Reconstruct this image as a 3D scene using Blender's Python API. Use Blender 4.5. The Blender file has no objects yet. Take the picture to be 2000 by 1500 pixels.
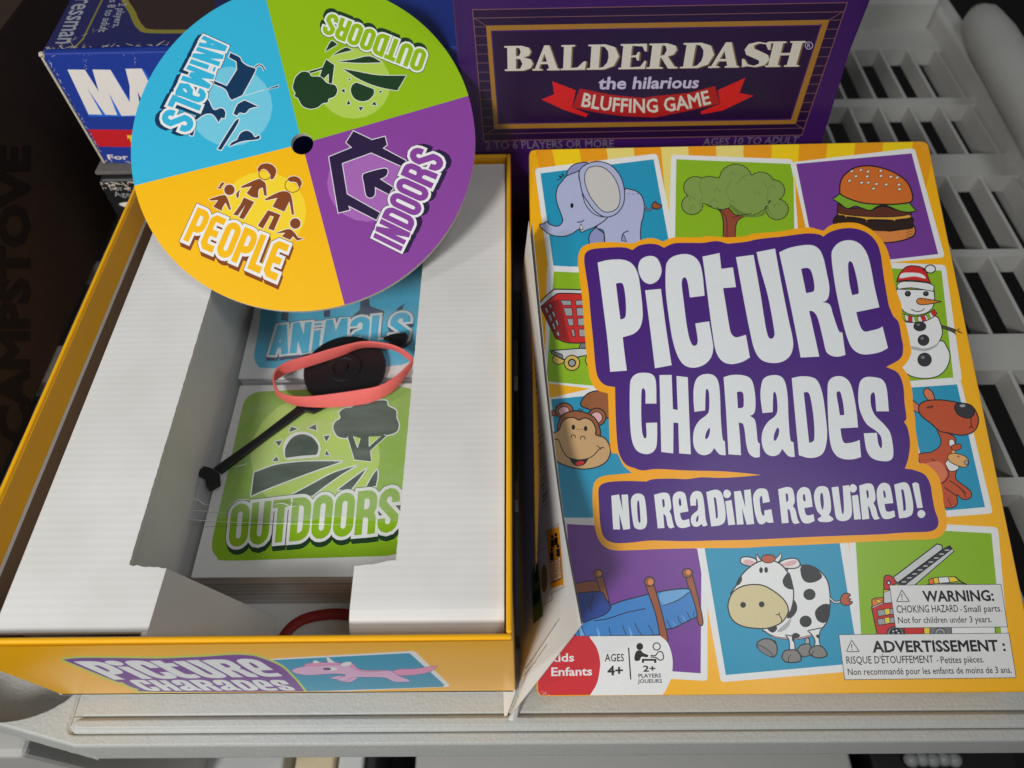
import bpy, bmesh, math, random
import numpy as np
from mathutils import Vector, Matrix
from mathutils.geometry import delaunay_2d_cdt
random.seed(7)
SC = bpy.context.scene
COL = SC.collection

# ------------------------------------------------------------------ camera
F = 1392.0                                   # focal length in pixels of a 2000 x 1500 frame
CAMP = np.array([0.0, 0.0, 0.342])
def _ray(x, y): return np.array([x - 1000.0, y - 750.0, F])
_yd = _ray(991, -1273); _yd /= np.linalg.norm(_yd)
_dn = _ray(1027, 1708); _dn -= _yd * (_dn @ _yd); _dn /= np.linalg.norm(_dn)
_zz = -_dn; _xx = np.cross(_yd, _zz)
ROT = np.array([_xx, _yd, _zz])
def ray(x, y): return ROT @ _ray(x, y)
def un(x, y, p0, n):
    d = ray(x, y); p0 = np.asarray(p0, float); n = np.asarray(n, float)
    return CAMP + d * (((p0 - CAMP) @ n) / (d @ n))
def unz(x, y, z): return un(x, y, (0, 0, z), (0, 0, 1))
def uny(x, y, yy): return un(x, y, (0, yy, 0), (0, 1, 0))

cam = bpy.data.cameras.new('camera'); camo = bpy.data.objects.new('camera', cam); COL.objects.link(camo)
cam.sensor_width = 9.6; cam.sensor_fit = 'HORIZONTAL'; cam.lens = F / 2000 * 9.6
cam.clip_start = 0.01; cam.clip_end = 20
M = Matrix.Identity(4)
for i in range(3):
    M[i][0] = ROT[i][0]; M[i][1] = -ROT[i][1]; M[i][2] = -ROT[i][2]; M[i][3] = CAMP[i]
camo.matrix_world = M
cam.dof.use_dof = True; cam.dof.focus_distance = 0.315; cam.dof.aperture_fstop = 2.8
SC.camera = camo

# ------------------------------------------------------------------ light
W = bpy.data.worlds.new('World'); SC.world = W; W.use_nodes = True
bg = W.node_tree.nodes['Background']; bg.inputs[0].default_value = (0.95, 0.97, 1.0, 1); bg.inputs[1].default_value = 0.08
def area(name, loc, target, sx, sy, power, col):
    l = bpy.data.lights.new(name, 'AREA'); l.shape = 'RECTANGLE'; l.size = sx; l.size_y = sy; l.energy = power; l.color = col
    o = bpy.data.objects.new(name, l); COL.objects.link(o); o.location = loc
    o.rotation_euler = (Vector(target) - Vector(loc)).to_track_quat('-Z', 'Y').to_euler()
    return o
def spot(name, loc, target, size, angle, power, col):
    l = bpy.data.lights.new(name, 'SPOT'); l.shadow_soft_size = size; l.energy = power; l.color = col
    l.spot_size = math.radians(angle); l.spot_blend = 1.0
    o = bpy.data.objects.new(name, l); COL.objects.link(o); o.location = loc
    o.rotation_euler = (Vector(target) - Vector(loc)).to_track_quat('-Z', 'Y').to_euler()
    return o
spot('main_lamp', (-0.55, -0.75, 0.85), (-0.15, 0.22, 0.05), 0.13, 50, 54, (1.0, 0.99, 0.97))
area('side_ceiling_lamp', (-0.95, -0.2, 0.75), (0.0, 0.2, 0.05), 0.12, 0.12, 2.2, (1.0, 0.99, 0.97))
area('fill_lamp', (0.42, -0.15, 1.15), (-0.1, 0.2, 0.0), 0.4, 0.4, 2.7, (0.92, 0.96, 1.0))  # unseen fill added to brighten the left box wall and the cavity
vs = SC.view_settings
SC.display_settings.display_device = 'sRGB'
vs.view_transform = 'Standard'; vs.look = 'None'; vs.exposure = -0.06; vs.gamma = 1; vs.use_curve_mapping = False
SC.render.film_transparent = False
try:
    SC.cycles.max_bounces = 8; SC.cycles.transparent_max_bounces = 12
except Exception: pass

# ------------------------------------------------------------------ materials
def lin(c): return tuple((v / 12.92 if v <= 0.04045 else ((v + 0.055) / 1.055) ** 2.4) for v in (x / 255 for x in c))
MATS = {}
def mat(name, rgb, rough=0.5, spec=0.5, coat=0.0, noise=0.04, scale=260.0, bump=0.0, bscale=900.0, metal=0.0, bdist=0.0006):
    m = bpy.data.materials.new(name); m.use_nodes = True
    nt = m.node_tree; b = nt.nodes['Principled BSDF']
    c = lin(rgb)
    b.inputs['Roughness'].default_value = rough; b.inputs['Metallic'].default_value = metal
    b.inputs['Specular IOR Level'].default_value = spec; b.inputs['Coat Weight'].default_value = coat
    b.inputs['Coat Roughness'].default_value = 0.18
    tc = nt.nodes.new('ShaderNodeTexCoord')
    if noise > 0:
        n = nt.nodes.new('ShaderNodeTexNoise'); n.inputs['Scale'].default_value = scale; n.inputs['Detail'].default_value = 4
        nt.links.new(tc.outputs['Object'], n.inputs['Vector'])
        mx = nt.nodes.new('ShaderNodeMix'); mx.data_type = 'RGBA'
        mx.inputs['A'].default_value = (*[v * (1 - noise) for v in c], 1)
        mx.inputs['B'].default_value = (*[min(1, v * (1 + noise)) for v in c], 1)
        nt.links.new(n.outputs['Fac'], mx.inputs['Factor']); nt.links.new(mx.outputs['Result'], b.inputs['Base Color'])
    else:
        b.inputs['Base Color'].default_value = (*c, 1)
    if bump > 0:
        n2 = nt.nodes.new('ShaderNodeTexNoise'); n2.inputs['Scale'].default_value = bscale; n2.inputs['Detail'].default_value = 3
        nt.links.new(tc.outputs['Object'], n2.inputs['Vector'])
        bp = nt.nodes.new('ShaderNodeBump'); bp.inputs['Strength'].default_value = bump; bp.inputs['Distance'].default_value = bdist
        nt.links.new(n2.outputs['Fac'], bp.inputs['Height']); nt.links.new(bp.outputs['Normal'], b.inputs['Normal'])
    MATS[name] = m
    return m
def ink(name, rgb):                          # printed ink under a thin gloss varnish
    return mat(name, rgb, rough=0.40, spec=0.45, coat=0.15, noise=0.035, scale=500, bump=0.10, bscale=22, bdist=0.004)
for n_, c_ in dict(
    yellow=(247, 178, 8), orange=(238, 158, 14), stripe_yellow=(246, 208, 14), stripe_pale=(236, 218, 120), white=(232, 233, 231),
    teal=(34, 150, 186), green=(140, 184, 26), purple=(118, 58, 150), title_purple=(72, 28, 122), title_white=(229, 233, 233),
    line=(20, 18, 22), red=(206, 38, 36), dark_red=(140, 26, 28), black=(22, 21, 22), grey=(120, 122, 124), mid_grey=(160, 162, 163), pale_grey=(205, 206, 205),
    elephant=(178, 184, 216), elephant_shade=(146, 150, 196), cream=(204, 201, 196), leaf=(132, 158, 76), leaf_shade=(104, 130, 58), bark=(150, 72, 48),
    bun=(216, 112, 40), bun_light=(224, 136, 66), lettuce=(128, 178, 44), meat=(96, 46, 28), dark_meat=(46, 26, 18), cheese=(228, 170, 58), seed=(238, 228, 206),
    carrot=(226, 130, 44), twig=(84, 74, 58), roo=(196, 80, 40), roo_light=(220, 120, 80), nose=(48, 48, 52), joey=(230, 172, 104),
    basket=(204, 42, 40), gold_wheel=(218, 186, 92), monkey=(152, 90, 50), monkey_face=(206, 166, 116), pink=(226, 174, 178),
    wood=(160, 84, 46), blanket=(58, 132, 204), blanket_light=(112, 172, 224), pillow=(34, 66, 150), badge_red=(206, 36, 44),
    muzzle=(214, 200, 150), hoof=(132, 128, 124), cow_black=(34, 32, 31), tuft=(188, 88, 44), cow_shade=(176, 176, 178), unicorn=(226, 178, 214), unicorn_pink=(232, 150, 190),
    label=(226, 226, 223), sun_orange=(234, 122, 40), sun_yellow=(240, 208, 56),
    disc_blue=(52, 184, 222), disc_blue_light=(118, 206, 230), disc_navy=(10, 54, 92), disc_green=(150, 192, 12), disc_green_light=(182, 212, 86), disc_forest=(28, 62, 34),
    disc_purple=(140, 66, 158), disc_purple_light=(170, 104, 184), disc_violet=(42, 24, 66), disc_yellow=(253, 192, 6), disc_yellow_light=(254, 218, 46), disc_brown=(136, 68, 28), disc_white=(240, 240, 238),
    side_lime=(196, 208, 90), banner_yellow=(250, 170, 12), bald_purple=(56, 18, 92), bald_dark=(34, 8, 56), gold=(160, 114, 44), thin_gold=(128, 84, 88), bald_white=(214, 208, 196), bald_shadow=(120, 96, 60), ribbon_red=(214, 26, 30), ribbon_dark=(176, 24, 28), lavender=(196, 186, 216), dim_grey=(110, 100, 118),
    box_blue=(36, 62, 156), box_navy=(34, 36, 92), box_line=(40, 110, 220), box_white=(238, 232, 226), box_olive=(140, 130, 50), box_brown=(52, 34, 32), text_grey=(164, 166, 176), box_black=(30, 32, 34), sheet_line=(120, 118, 116), gold_coin=(150, 120, 54), sheet_green=(104, 128, 40), sheet_text=(70, 70, 72)).items():
    ink(n_, c_)
mat('worn_board', (196, 188, 172), rough=0.9, noise=0.25, scale=700, bump=0.5)
mat('yellow_wrap', (250, 182, 6), rough=0.36, coat=0.35, noise=0.03, bump=0.06, bscale=500)
mat('board_white', (222, 221, 217), rough=0.8, noise=0.04)
mat('board_brown', (122, 98, 76), rough=0.95, noise=0.15, scale=900, bump=0.3)
mat('carton_ink', (36, 27, 21), rough=0.9)
mat('dark_board', (98, 95, 92), rough=0.9, noise=0.2, scale=300)
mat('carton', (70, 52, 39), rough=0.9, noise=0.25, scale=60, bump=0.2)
mat('plastic_grey', (180, 182, 178), rough=0.55, noise=0.06, scale=180, bump=0.55, bscale=620)
mat('plastic_smooth', (192, 191, 186), rough=0.5, noise=0.05, scale=60, bump=0.12, bscale=500)
mat('black_plastic', (20, 19, 22), rough=0.5, noise=0.05, bump=0.05)
mat('rubber', (232, 106, 101), rough=0.6, noise=0.08, scale=400, bump=0.25, bscale=900)
mat('old_rubber', (150, 34, 34), rough=0.6, noise=0.1, scale=400)
mat('groove_dirt', (138, 135, 124), rough=0.8, noise=0.3, scale=400)
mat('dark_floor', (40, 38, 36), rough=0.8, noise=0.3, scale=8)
mat('paper', (226, 226, 223), rough=0.6, noise=0.03)
mat('chipboard', (212, 206, 196), rough=0.9, noise=0.12, scale=900)
mat('cream_carton', (232, 214, 176), rough=0.7); mat('white_carton', (222, 222, 220), rough=0.7); mat('dark_carton', (30, 31, 32), rough=0.6)

# corrugated white card: faint flutes across the sheet
def corrugated():
    m = mat('corrugated', (224, 223, 219), rough=0.85, noise=0.03, scale=300)
    nt = m.node_tree; b = nt.nodes['Principled BSDF']
    tc = nt.nodes.new('ShaderNodeTexCoord'); wv = nt.nodes.new('ShaderNodeTexWave'); wv.bands_direction = 'Y'; wv.wave_profile = 'SIN'
    wv.inputs['Scale'].default_value = 95; wv.inputs['Distortion'].default_value = 0.5; wv.inputs['Detail'].default_value = 2
    nt.links.new(tc.outputs['Object'], wv.inputs['Vector'])
    nz = nt.nodes.new('ShaderNodeTexNoise'); nz.inputs['Scale'].default_value = 1600; nt.links.new(tc.outputs['Object'], nz.inputs['Vector'])
    dn_ = nt.nodes.new('ShaderNodeTexNoise'); dn_.inputs['Scale'].default_value = 28; dn_.inputs['Detail'].default_value = 3; nt.links.new(tc.outputs['Object'], dn_.inputs['Vector'])
    rp = nt.nodes.new('ShaderNodeValToRGB'); rp.color_ramp.elements[0].position = 0.30; rp.color_ramp.elements[0].color = (*lin((218, 216, 211)), 1); rp.color_ramp.elements[1].position = 0.62; rp.color_ramp.elements[1].color = (*lin((226, 225, 222)), 1)
    nt.links.new(dn_.outputs['Fac'], rp.inputs['Fac']); nt.links.new(rp.outputs['Color'], b.inputs['Base Color'])
    ad = nt.nodes.new('ShaderNodeMath'); ad.operation = 'MULTIPLY_ADD'; nt.links.new(nz.outputs['Fac'], ad.inputs[0]); ad.inputs[1].default_value = 0.22; nt.links.new(wv.outputs['Fac'], ad.inputs[2])
    bp = nt.nodes.new('ShaderNodeBump'); bp.inputs['Strength'].default_value = 0.10; bp.inputs['Distance'].default_value = 0.0003
    ad2 = nt.nodes.new('ShaderNodeMath'); ad2.operation = 'MULTIPLY_ADD'; nt.links.new(dn_.outputs['Fac'], ad2.inputs[0]); ad2.inputs[1].default_value = 1.6; nt.links.new(ad.outputs[0], ad2.inputs[2])
    nt.links.new(ad2.outputs[0], bp.inputs['Height']); nt.links.new(bp.outputs['Normal'], b.inputs['Normal'])
corrugated()
def card_edges():                            # stacked card edges seen through film
    m = mat('card_edge', (188, 188, 188), rough=0.4, coat=0.5, noise=0.05)
    nt = m.node_tree; b = nt.nodes['Principled BSDF']
    tc = nt.nodes.new('ShaderNodeTexCoord'); mp = nt.nodes.new('ShaderNodeMapping'); mp.inputs['Scale'].default_value = (6, 6, 1500)
    nz = nt.nodes.new('ShaderNodeTexNoise'); nz.inputs['Scale'].default_value = 1.0; nz.inputs['Detail'].default_value = 3
    nt.links.new(tc.outputs['Object'], mp.inputs['Vector']); nt.links.new(mp.outputs['Vector'], nz.inputs['Vector'])
    cr = nt.nodes.new('ShaderNodeValToRGB'); cr.color_ramp.elements[0].position = 0.35; cr.color_ramp.elements[0].color = (*lin((165, 166, 168)), 1)
    cr.color_ramp.elements[1].position = 0.65; cr.color_ramp.elements[1].color = (*lin((244, 244, 244)), 1)
    nt.links.new(nz.outputs['Fac'], cr.inputs['Fac']); nt.links.new(cr.outputs['Color'], b.inputs['Base Color'])
card_edges()
mat('crease_highlight', (240, 242, 242), rough=0.15, spec=0.8, noise=0)  # near-white gloss for the highlights painted along the film folds
def film():
    m = bpy.data.materials.new('clear_film'); m.use_nodes = True; nt = m.node_tree
    b = nt.nodes['Principled BSDF']; out = nt.nodes['Material Output']
    b.inputs['Base Color'].default_value = (0.8, 0.82, 0.82, 1); b.inputs['Roughness'].default_value = 0.12; b.inputs['Specular IOR Level'].default_value = 0.6
    tr = nt.nodes.new('ShaderNodeBsdfTransparent'); mx = nt.nodes.new('ShaderNodeMixShader')
    tc = nt.nodes.new('ShaderNodeTexCoord'); mp = nt.nodes.new('ShaderNodeMapping'); mp.inputs['Scale'].default_value = (40, 150, 40); mp.inputs['Rotation'].default_value = (0, 0, 0.12)
    nz = nt.nodes.new('ShaderNodeTexNoise'); nz.inputs['Scale'].default_value = 1.0; nz.inputs['Detail'].default_value = 6
    nt.links.new(tc.outputs['Object'], mp.inputs['Vector']); nt.links.new(mp.outputs['Vector'], nz.inputs['Vector'])
    mr = nt.nodes.new('ShaderNodeMapRange'); mr.inputs['From Min'].default_value = 0.35; mr.inputs['From Max'].default_value = 0.8
    mr.inputs['To Min'].default_value = 0.10; mr.inputs['To Max'].default_value = 0.22
    nt.links.new(nz.outputs['Fac'], mr.inputs['Value']); nt.links.new(mr.outputs['Result'], mx.inputs[0])
    nt.links.new(tr.outputs[0], mx.inputs[1]); nt.links.new(b.outputs[0], mx.inputs[2]); nt.links.new(mx.outputs[0], out.inputs['Surface'])
    bp = nt.nodes.new('ShaderNodeBump'); bp.inputs['Strength'].default_value = 0.6; bp.inputs['Distance'].default_value = 0.0006
    nt.links.new(nz.outputs['Fac'], bp.inputs['Height']); nt.links.new(bp.outputs['Normal'], b.inputs['Normal'])
    MATS['clear_film'] = m
film()

# ------------------------------------------------------------------ object helpers
def thing(name, label, cat, loc=(0, 0, 0), group=None, kind=None):
    o = bpy.data.objects.new(name, None); COL.objects.link(o); o.location = loc; o.empty_display_size = 0.01
    o['label'] = label; o['category'] = cat
    if group: o['group'] = group
    if kind: o['kind'] = kind
    return o
def link_mesh(name, me, parent=None, label=None):
    o = bpy.data.objects.new(name, me); COL.objects.link(o)
    if parent is not None:
        o.parent = parent
        if parent.parent is None: o.matrix_parent_inverse = parent.matrix_basis.inverted()
    if label: o['label'] = label
    return o
def tag(o, label, cat, group=None, kind=None):
    o['label'] = label; o['category'] = cat
    if group: o['group'] = group
    if kind: o['kind'] = kind
    return o
def mesh(name, verts, faces, m, parent=None, bevel=0, smooth=False, label=None, solid=0):
    me = bpy.data.meshes.new(name); me.from_pydata([tuple(v) for v in verts], [], faces); me.update()
    me.materials.append(MATS[m])
    bm = bmesh.new(); bm.from_mesh(me); bmesh.ops.recalc_face_normals(bm, faces=bm.faces); bm.to_mesh(me); bm.free()
    if smooth:
        for p in me.polygons: p.use_smooth = True
    o = link_mesh(name, me, parent, label)
    if solid:
        s = o.modifiers.new('s', 'SOLIDIFY'); s.thickness = solid; s.offset = 0
    if bevel:
        b = o.modifiers.new('b', 'BEVEL'); b.width = bevel; b.segments = 3; b.limit_method = 'ANGLE'; b.angle_limit = 0.6
    return o
def box_vf(x0, x1, y0, y1, z0, z1):
    v = [(x, y, z) for z in (z0, z1) for y in (y0, y1) for x in (x0, x1)]
    f = [(0, 2, 3, 1), (4, 5, 7, 6), (0, 1, 5, 4), (2, 6, 7, 3), (0, 4, 6, 2), (1, 3, 7, 5)]
    return v, f
def boxes(name, bs, m, parent=None, bevel=0, label=None):
    V = []; Fc = []
    for b in bs:
        v, f = box_vf(*b); k = len(V); V += v; Fc += [tuple(i + k for i in q) for q in f]
    return mesh(name, V, Fc, m, parent, bevel, label=label)
def prism(name, pts, top, m, parent=None, bevel=0, label=None):
    """closed ring of 3D points swept along vector top"""
    n = len(pts); P = [np.array(p, float) for p in pts]; T = np.array(top, float)
    V = P + [p + T for p in P]
    Fc = [tuple(range(n)), tuple(range(2 * n - 1, n - 1, -1))] + [(i, (i + 1) % n, (i + 1) % n + n, i + n) for i in range(n)]
    return mesh(name, V, Fc, m, parent, bevel, label=label)

# ------------------------------------------------------------------ flat artwork: pixel outlines put on real planes
class Z:                                     # a magnified crop in which outlines were read: scale, origin
    def __init__(s, k, ox, oy): s.k = k; s.ox = ox; s.oy = oy
    def __call__(s, x, y): return (s.ox + x / s.k, s.oy + y / s.k)
ID = Z(1, 0, 0)
def parse(t):
    out = []
    for w in t.split():
        c = w.endswith('c'); w = w.rstrip('c'); x, y = w.split(','); out.append((float(x), float(y), c))
    return out
def spline(pts, closed=True, sub=4):
    n = len(pts)
    if closed:
        cs = [i for i in range(n) if pts[i][2]]
        if not cs:
            out = []
            for i in range(n):
                p0, p1, p2, p3 = (np.array(pts[(i + k) % n][:2]) for k in (-1, 0, 1, 2))
                for j in range(sub): out.append(cr(p0, p1, p2, p3, j / sub))
            return out
        out = []
        for a, i in enumerate(cs):
            j = cs[(a + 1) % len(cs)]; L = (j - i) % n or n
            seg = [pts[(i + k) % n] for k in range(L + 1)]
            out += spline(seg, False, sub)[:-1]
        return out
    if n == 2: return [np.array(p[:2]) for p in pts]
    out = []; P = [np.array(p[:2]) for p in pts]
    for i in range(n - 1):
        p0 = P[i - 1] if i > 0 else 2 * P[0] - P[1]; p3 = P[i + 2] if i + 2 < n else 2 * P[-1] - P[-2]
        for j in range(sub): out.append(cr(p0, P[i], P[i + 1], p3, j / sub))
    out.append(P[-1]); return out
def cr(a, b, c, d, t):
    return 0.5 * ((2 * b) + (c - a) * t + (2 * a - 5 * b + 4 * c - d) * t * t + (3 * b - a - 3 * c + d) * t ** 3)
def S(t, z=ID, closed=True, sub=4):           # smooth outline
    return [z(*p) for p in spline(parse(t), closed, sub)]
def L(t, z=ID):                               # straight-sided outline
    return [z(p[0], p[1]) for p in parse(t)]
def RP(t, z=ID, r=22):                        # straight-sided outline with rounded corners (r in crop units)
    P = [np.array(p[:2]) for p in parse(t)]; out = []; n = len(P)
    for i in range(n):
        p, a, b = P[i], P[i - 1], P[(i + 1) % n]; u = (a - p) / np.linalg.norm(a - p); v = (b - p) / np.linalg.norm(b - p)
        for k in range(6): q = k / 5; out.append(z(*(p + u * r * (1 - q) ** 2 + v * r * q ** 2)))
    return out
def E(cx, cy, rx, ry=None, z=ID, rot=0, n=20):
    ry = rx if ry is None else ry; c, s = math.cos(rot), math.sin(rot)
    return [z(cx + rx * math.cos(a) * c - ry * math.sin(a) * s, cy + rx * math.cos(a) * s + ry * math.sin(a) * c) for a in (2 * math.pi * i / n for i in range(n))]
def offs(pts, d, closed):
    P = [np.array(p, float) for p in pts]; Q = [P[0]]
    for p in P[1:]:
        if np.linalg.norm(p - Q[-1]) > 1e-6: Q.append(p)
    if closed and len(Q) > 2 and np.linalg.norm(Q[0] - Q[-1]) < 1e-6: Q.pop()
    n = len(Q); out = []
    for i in range(n):
        if closed: a, b, c = Q[i - 1], Q[i], Q[(i + 1) % n]
        else: a, b, c = Q[max(i - 1, 0)], Q[i], Q[min(i + 1, n - 1)]
        u = b - a; v = c - b
        lu, lv = np.linalg.norm(u), np.linalg.norm(v)
        if lu < 1e-9: u = v; lu = lv
        if lv < 1e-9: v = u; lv = lu
        u = u / lu; v = v / lv
        nu = np.array([-u[1], u[0]]); nv = np.array([-v[1], v[0]])
        m = nu + nv; lm = np.linalg.norm(m)
        if lm < 1.3:                          # sharp turn: bevelled join
            out.append(tuple(b + nu * d + u * min(abs(d), lu) * .35)); out.append(tuple(b + nv * d - v * min(abs(d), lv) * .35)); continue
        m = m / lm; k = min(1 / max(m @ nu, 0.45), 1.6)
        out.append(tuple(b + m * d * k))
    return out
def stroke(pts, w, closed=False):             # list of contours (xor rule)
    a = offs(pts, w / 2, closed); b = offs(pts, -w / 2, closed)
    return [a, b] if closed else [a + b[::-1]]
def hom(src, dst):
    A = []
    for (x, y), (u, v) in zip(src, dst):
        A.append([x, y, 1, 0, 0, 0, -u * x, -u * y, -u]); A.append([0, 0, 0, x, y, 1, -v * x, -v * y, -v])
    h = np.linalg.svd(np.array(A, float))[2][-1].reshape(3, 3)
    def f(x, y):
        q = h @ np.array([x, y, 1.0]); return (q[0] / q[2], q[1] / q[2])
    return f
def quad(tl, tr, br, bl): return hom([(0, 0), (1, 0), (1, 1), (0, 1)], [tl, tr, br, bl])

_tc = {}
def text_loops(s, bold=0.0, italic=0.0):
    k = (s, bold, italic)
    if k in _tc: return _tc[k]
    cu = bpy.data.curves.new('txt', 'FONT'); cu.body = s; cu.offset = bold; cu.shear = italic; cu.resolution_u = 2
    o = bpy.data.objects.new('txt', cu); COL.objects.link(o); bpy.context.view_layer.update()
    dg = bpy.context.evaluated_depsgraph_get(); me = o.evaluated_get(dg).to_mesh()
    cnt = {}
    for p in me.polygons:
        for e in p.edge_keys: cnt[e] = cnt.get(e, 0) + 1
    # merge coincident vertices by position
    key = {}; idx = []
    for v in me.vertices:
        q = (round(v.co.x, 5), round(v.co.y, 5)); key.setdefault(q, len(key)); idx.append(key[q])
    pos = {i: q for q, i in key.items()}
    cnt = {}
    for p in me.polygons:
        vsx = [idx[i] for i in p.vertices]
        for a, b in zip(vsx, vsx[1:] + vsx[:1]):
            if a != b: cnt[(min(a, b), max(a, b))] = cnt.get((min(a, b), max(a, b)), 0) + 1
    adj = {}
    for (a, b), c in cnt.items():
        if c == 1: adj.setdefault(a, []).append(b); adj.setdefault(b, []).append(a)
    loops = []; used = set()
    for st in list(adj):
        while True:
            nx = [b for b in adj[st] if (min(st, b), max(st, b)) not in used]
            if not nx: break
            lp = [st]; cur = nx[0]; used.add((min(st, cur), max(st, cur)))
            while cur != st:
                lp.append(cur); n2 = [b for b in adj[cur] if (min(cur, b), max(cur, b)) not in used]
                if not n2: break
                used.add((min(cur, n2[0]), max(cur, n2[0]))); cur = n2[0]
            if len(lp) > 2: loops.append([pos[i] for i in lp])
    o.evaluated_get(dg).to_mesh_clear(); bpy.data.objects.remove(o); bpy.data.curves.remove(cu)
    xs = [p[0] for l in loops for p in l]
    _tc[k] = (loops, min(xs), max(xs)); return _tc[k]
_capl = text_loops('H'); CAP = max(p[1] for l in _capl[0] for p in l)
def T(s, f, bold=0.0, italic=0.0):            # f maps (u 0..1, v 0 top of caps .. 1 baseline) to pixels
    lp, x0, x1 = text_loops(s, bold, italic)
    return [[f((x - x0) / (x1 - x0), 1 - y / CAP) for x, y in l] for l in lp]

def inside(C, cont):
    """xor of non-zero windings of the contours"""
    res = np.zeros(len(C), bool)
    for c in cont:
        P = np.array(c, float); lo = P.min(0); hi = P.max(0)
        sel = np.where((C[:, 0] >= lo[0]) & (C[:, 0] <= hi[0]) & (C[:, 1] >= lo[1]) & (C[:, 1] <= hi[1]))[0]
        if not len(sel): continue
        x = C[sel, 0][:, None]; y = C[sel, 1][:, None]
        x0, y0 = P[:, 0][None], P[:, 1][None]; Q = np.roll(P, -1, 0); x1, y1 = Q[:, 0][None], Q[:, 1][None]
        cr_ = (x1 - x0) * (y - y0) - (x - x0) * (y1 - y0)
        wn = ((y0 <= y) & (y1 > y) & (cr_ > 0)).sum(1) - ((y0 > y) & (y1 <= y) & (cr_ < 0)).sum(1)
        res[sel] ^= (wn != 0)
    return res
class Art:
    def __init__(s, base, part, m, extra=None):
        s.base = base; s.layers = [(part, m, [base])]; s.extra = extra or []
    def add(s, part, m, *cont): s.layers.append((part, m, list(cont)))
    def fill(s, part, m, pts, line='line', w=1.5):
        s.add(part, m, pts)
        if line: s.add(part, line, *stroke(pts, w * (1.32 if line == 'line' else 1), True))
    def line(s, part, m, pts, w=1.5): s.add(part, m, *stroke(pts, w * (1.3 if m == 'line' else 1), False))
    def build(s, f, n, parent, names=None, under=None):
        vs = []; es = []
        for _, _, cs in s.layers:
            for c in cs:
                k = len(vs); L_ = len(c)
                vs += [Vector((float(p[0]), float(p[1]))) for p in c]; es += [(k + i, k + (i + 1) % L_) for i in range(L_)]
        vs += [Vector(p) for p in s.extra]
        def layer_at(Q):
            top = np.full(len(Q), -1); inb = inside(Q, [s.base])
            for i, (_, _, cs) in enumerate(s.layers): top[inside(Q, cs) & inb] = i
            return top
        best = None                             # the triangulator drops a constraint now and then: turn the sheet and retry
        for ang in (0.0, 0.37, 1.01, 0.71, 1.9, 2.6):
            ca, sa = math.cos(ang), math.sin(ang)
            r = delaunay_2d_cdt([Vector((v.x * ca - v.y * sa, v.x * sa + v.y * ca)) for v in vs], es, [], 0, 0.002)
            V = np.array([(v.x * ca + v.y * sa, -v.x * sa + v.y * ca) for v in r[0]]); T3 = np.array([t for t in r[2] if len(t) == 3])
            top = layer_at(V[T3].mean(1))
            A_ = np.abs((V[T3[:, 1]] - V[T3[:, 0]])[:, 0] * (V[T3[:, 2]] - V[T3[:, 0]])[:, 1] - (V[T3[:, 1]] - V[T3[:, 0]])[:, 1] * (V[T3[:, 2]] - V[T3[:, 0]])[:, 0]) / 2
            big = np.where(A_ > 1.5)[0]; bad = 0.0
            for w in ((.8, .1, .1), (.1, .8, .1), (.1, .1, .8)):
                Q = sum(V[T3[big][:, i]] * w[i] for i in range(3)); bad += A_[big][layer_at(Q) != top[big]].sum()
            if best is None or bad < best[0]: best = (bad, V, T3, top)
            if bad < 15: break
        print('ART', s.layers[0][0], len(vs), round(ang, 2), round(best[0], 1))
        _, V, T3, top = best
        P3 = np.array([f(x, y) for x, y in V]); n = np.asarray(n, float)
        parts = {}
        for t, li in zip(T3, top):
            if li >= 0: parts.setdefault(s.layers[li][0], []).append((t, s.layers[li][1]))
        objs = {}
        for pn, tl in parts.items():
            remap = {}; vv = []; ff = []; mi = []; mats = []
            for t, mn in tl:
                a, b, c = (P3[i] for i in t)
                nn = np.cross(b - a, c - a)
                if np.linalg.norm(nn) < 1e-16: continue
                tt = tuple(t) if nn @ n > 0 else (t[0], t[2], t[1])
                q = []
                for i in tt:
                    if i not in remap: remap[i] = len(vv); vv.append(tuple(P3[i]))
                    q.append(remap[i])
                ff.append(q)
                if mn not in mats: mats.append(mn)
                mi.append(mats.index(mn))
            if not ff: continue
            me = bpy.data.meshes.new(pn); me.from_pydata(vv, [], ff)
            for mn in mats: me.materials.append(MATS[mn])
            me.polygons.foreach_set('material_index', mi); me.update()
            nm, lb = (names or {}).get(pn, (pn, None)) if isinstance((names or {}).get(pn, None), tuple) else (pn, None)
            par = parent if not under or pn not in under else objs[under[pn]]
            objs[pn] = link_mesh(nm, me, par, lb)
        return objs
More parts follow.
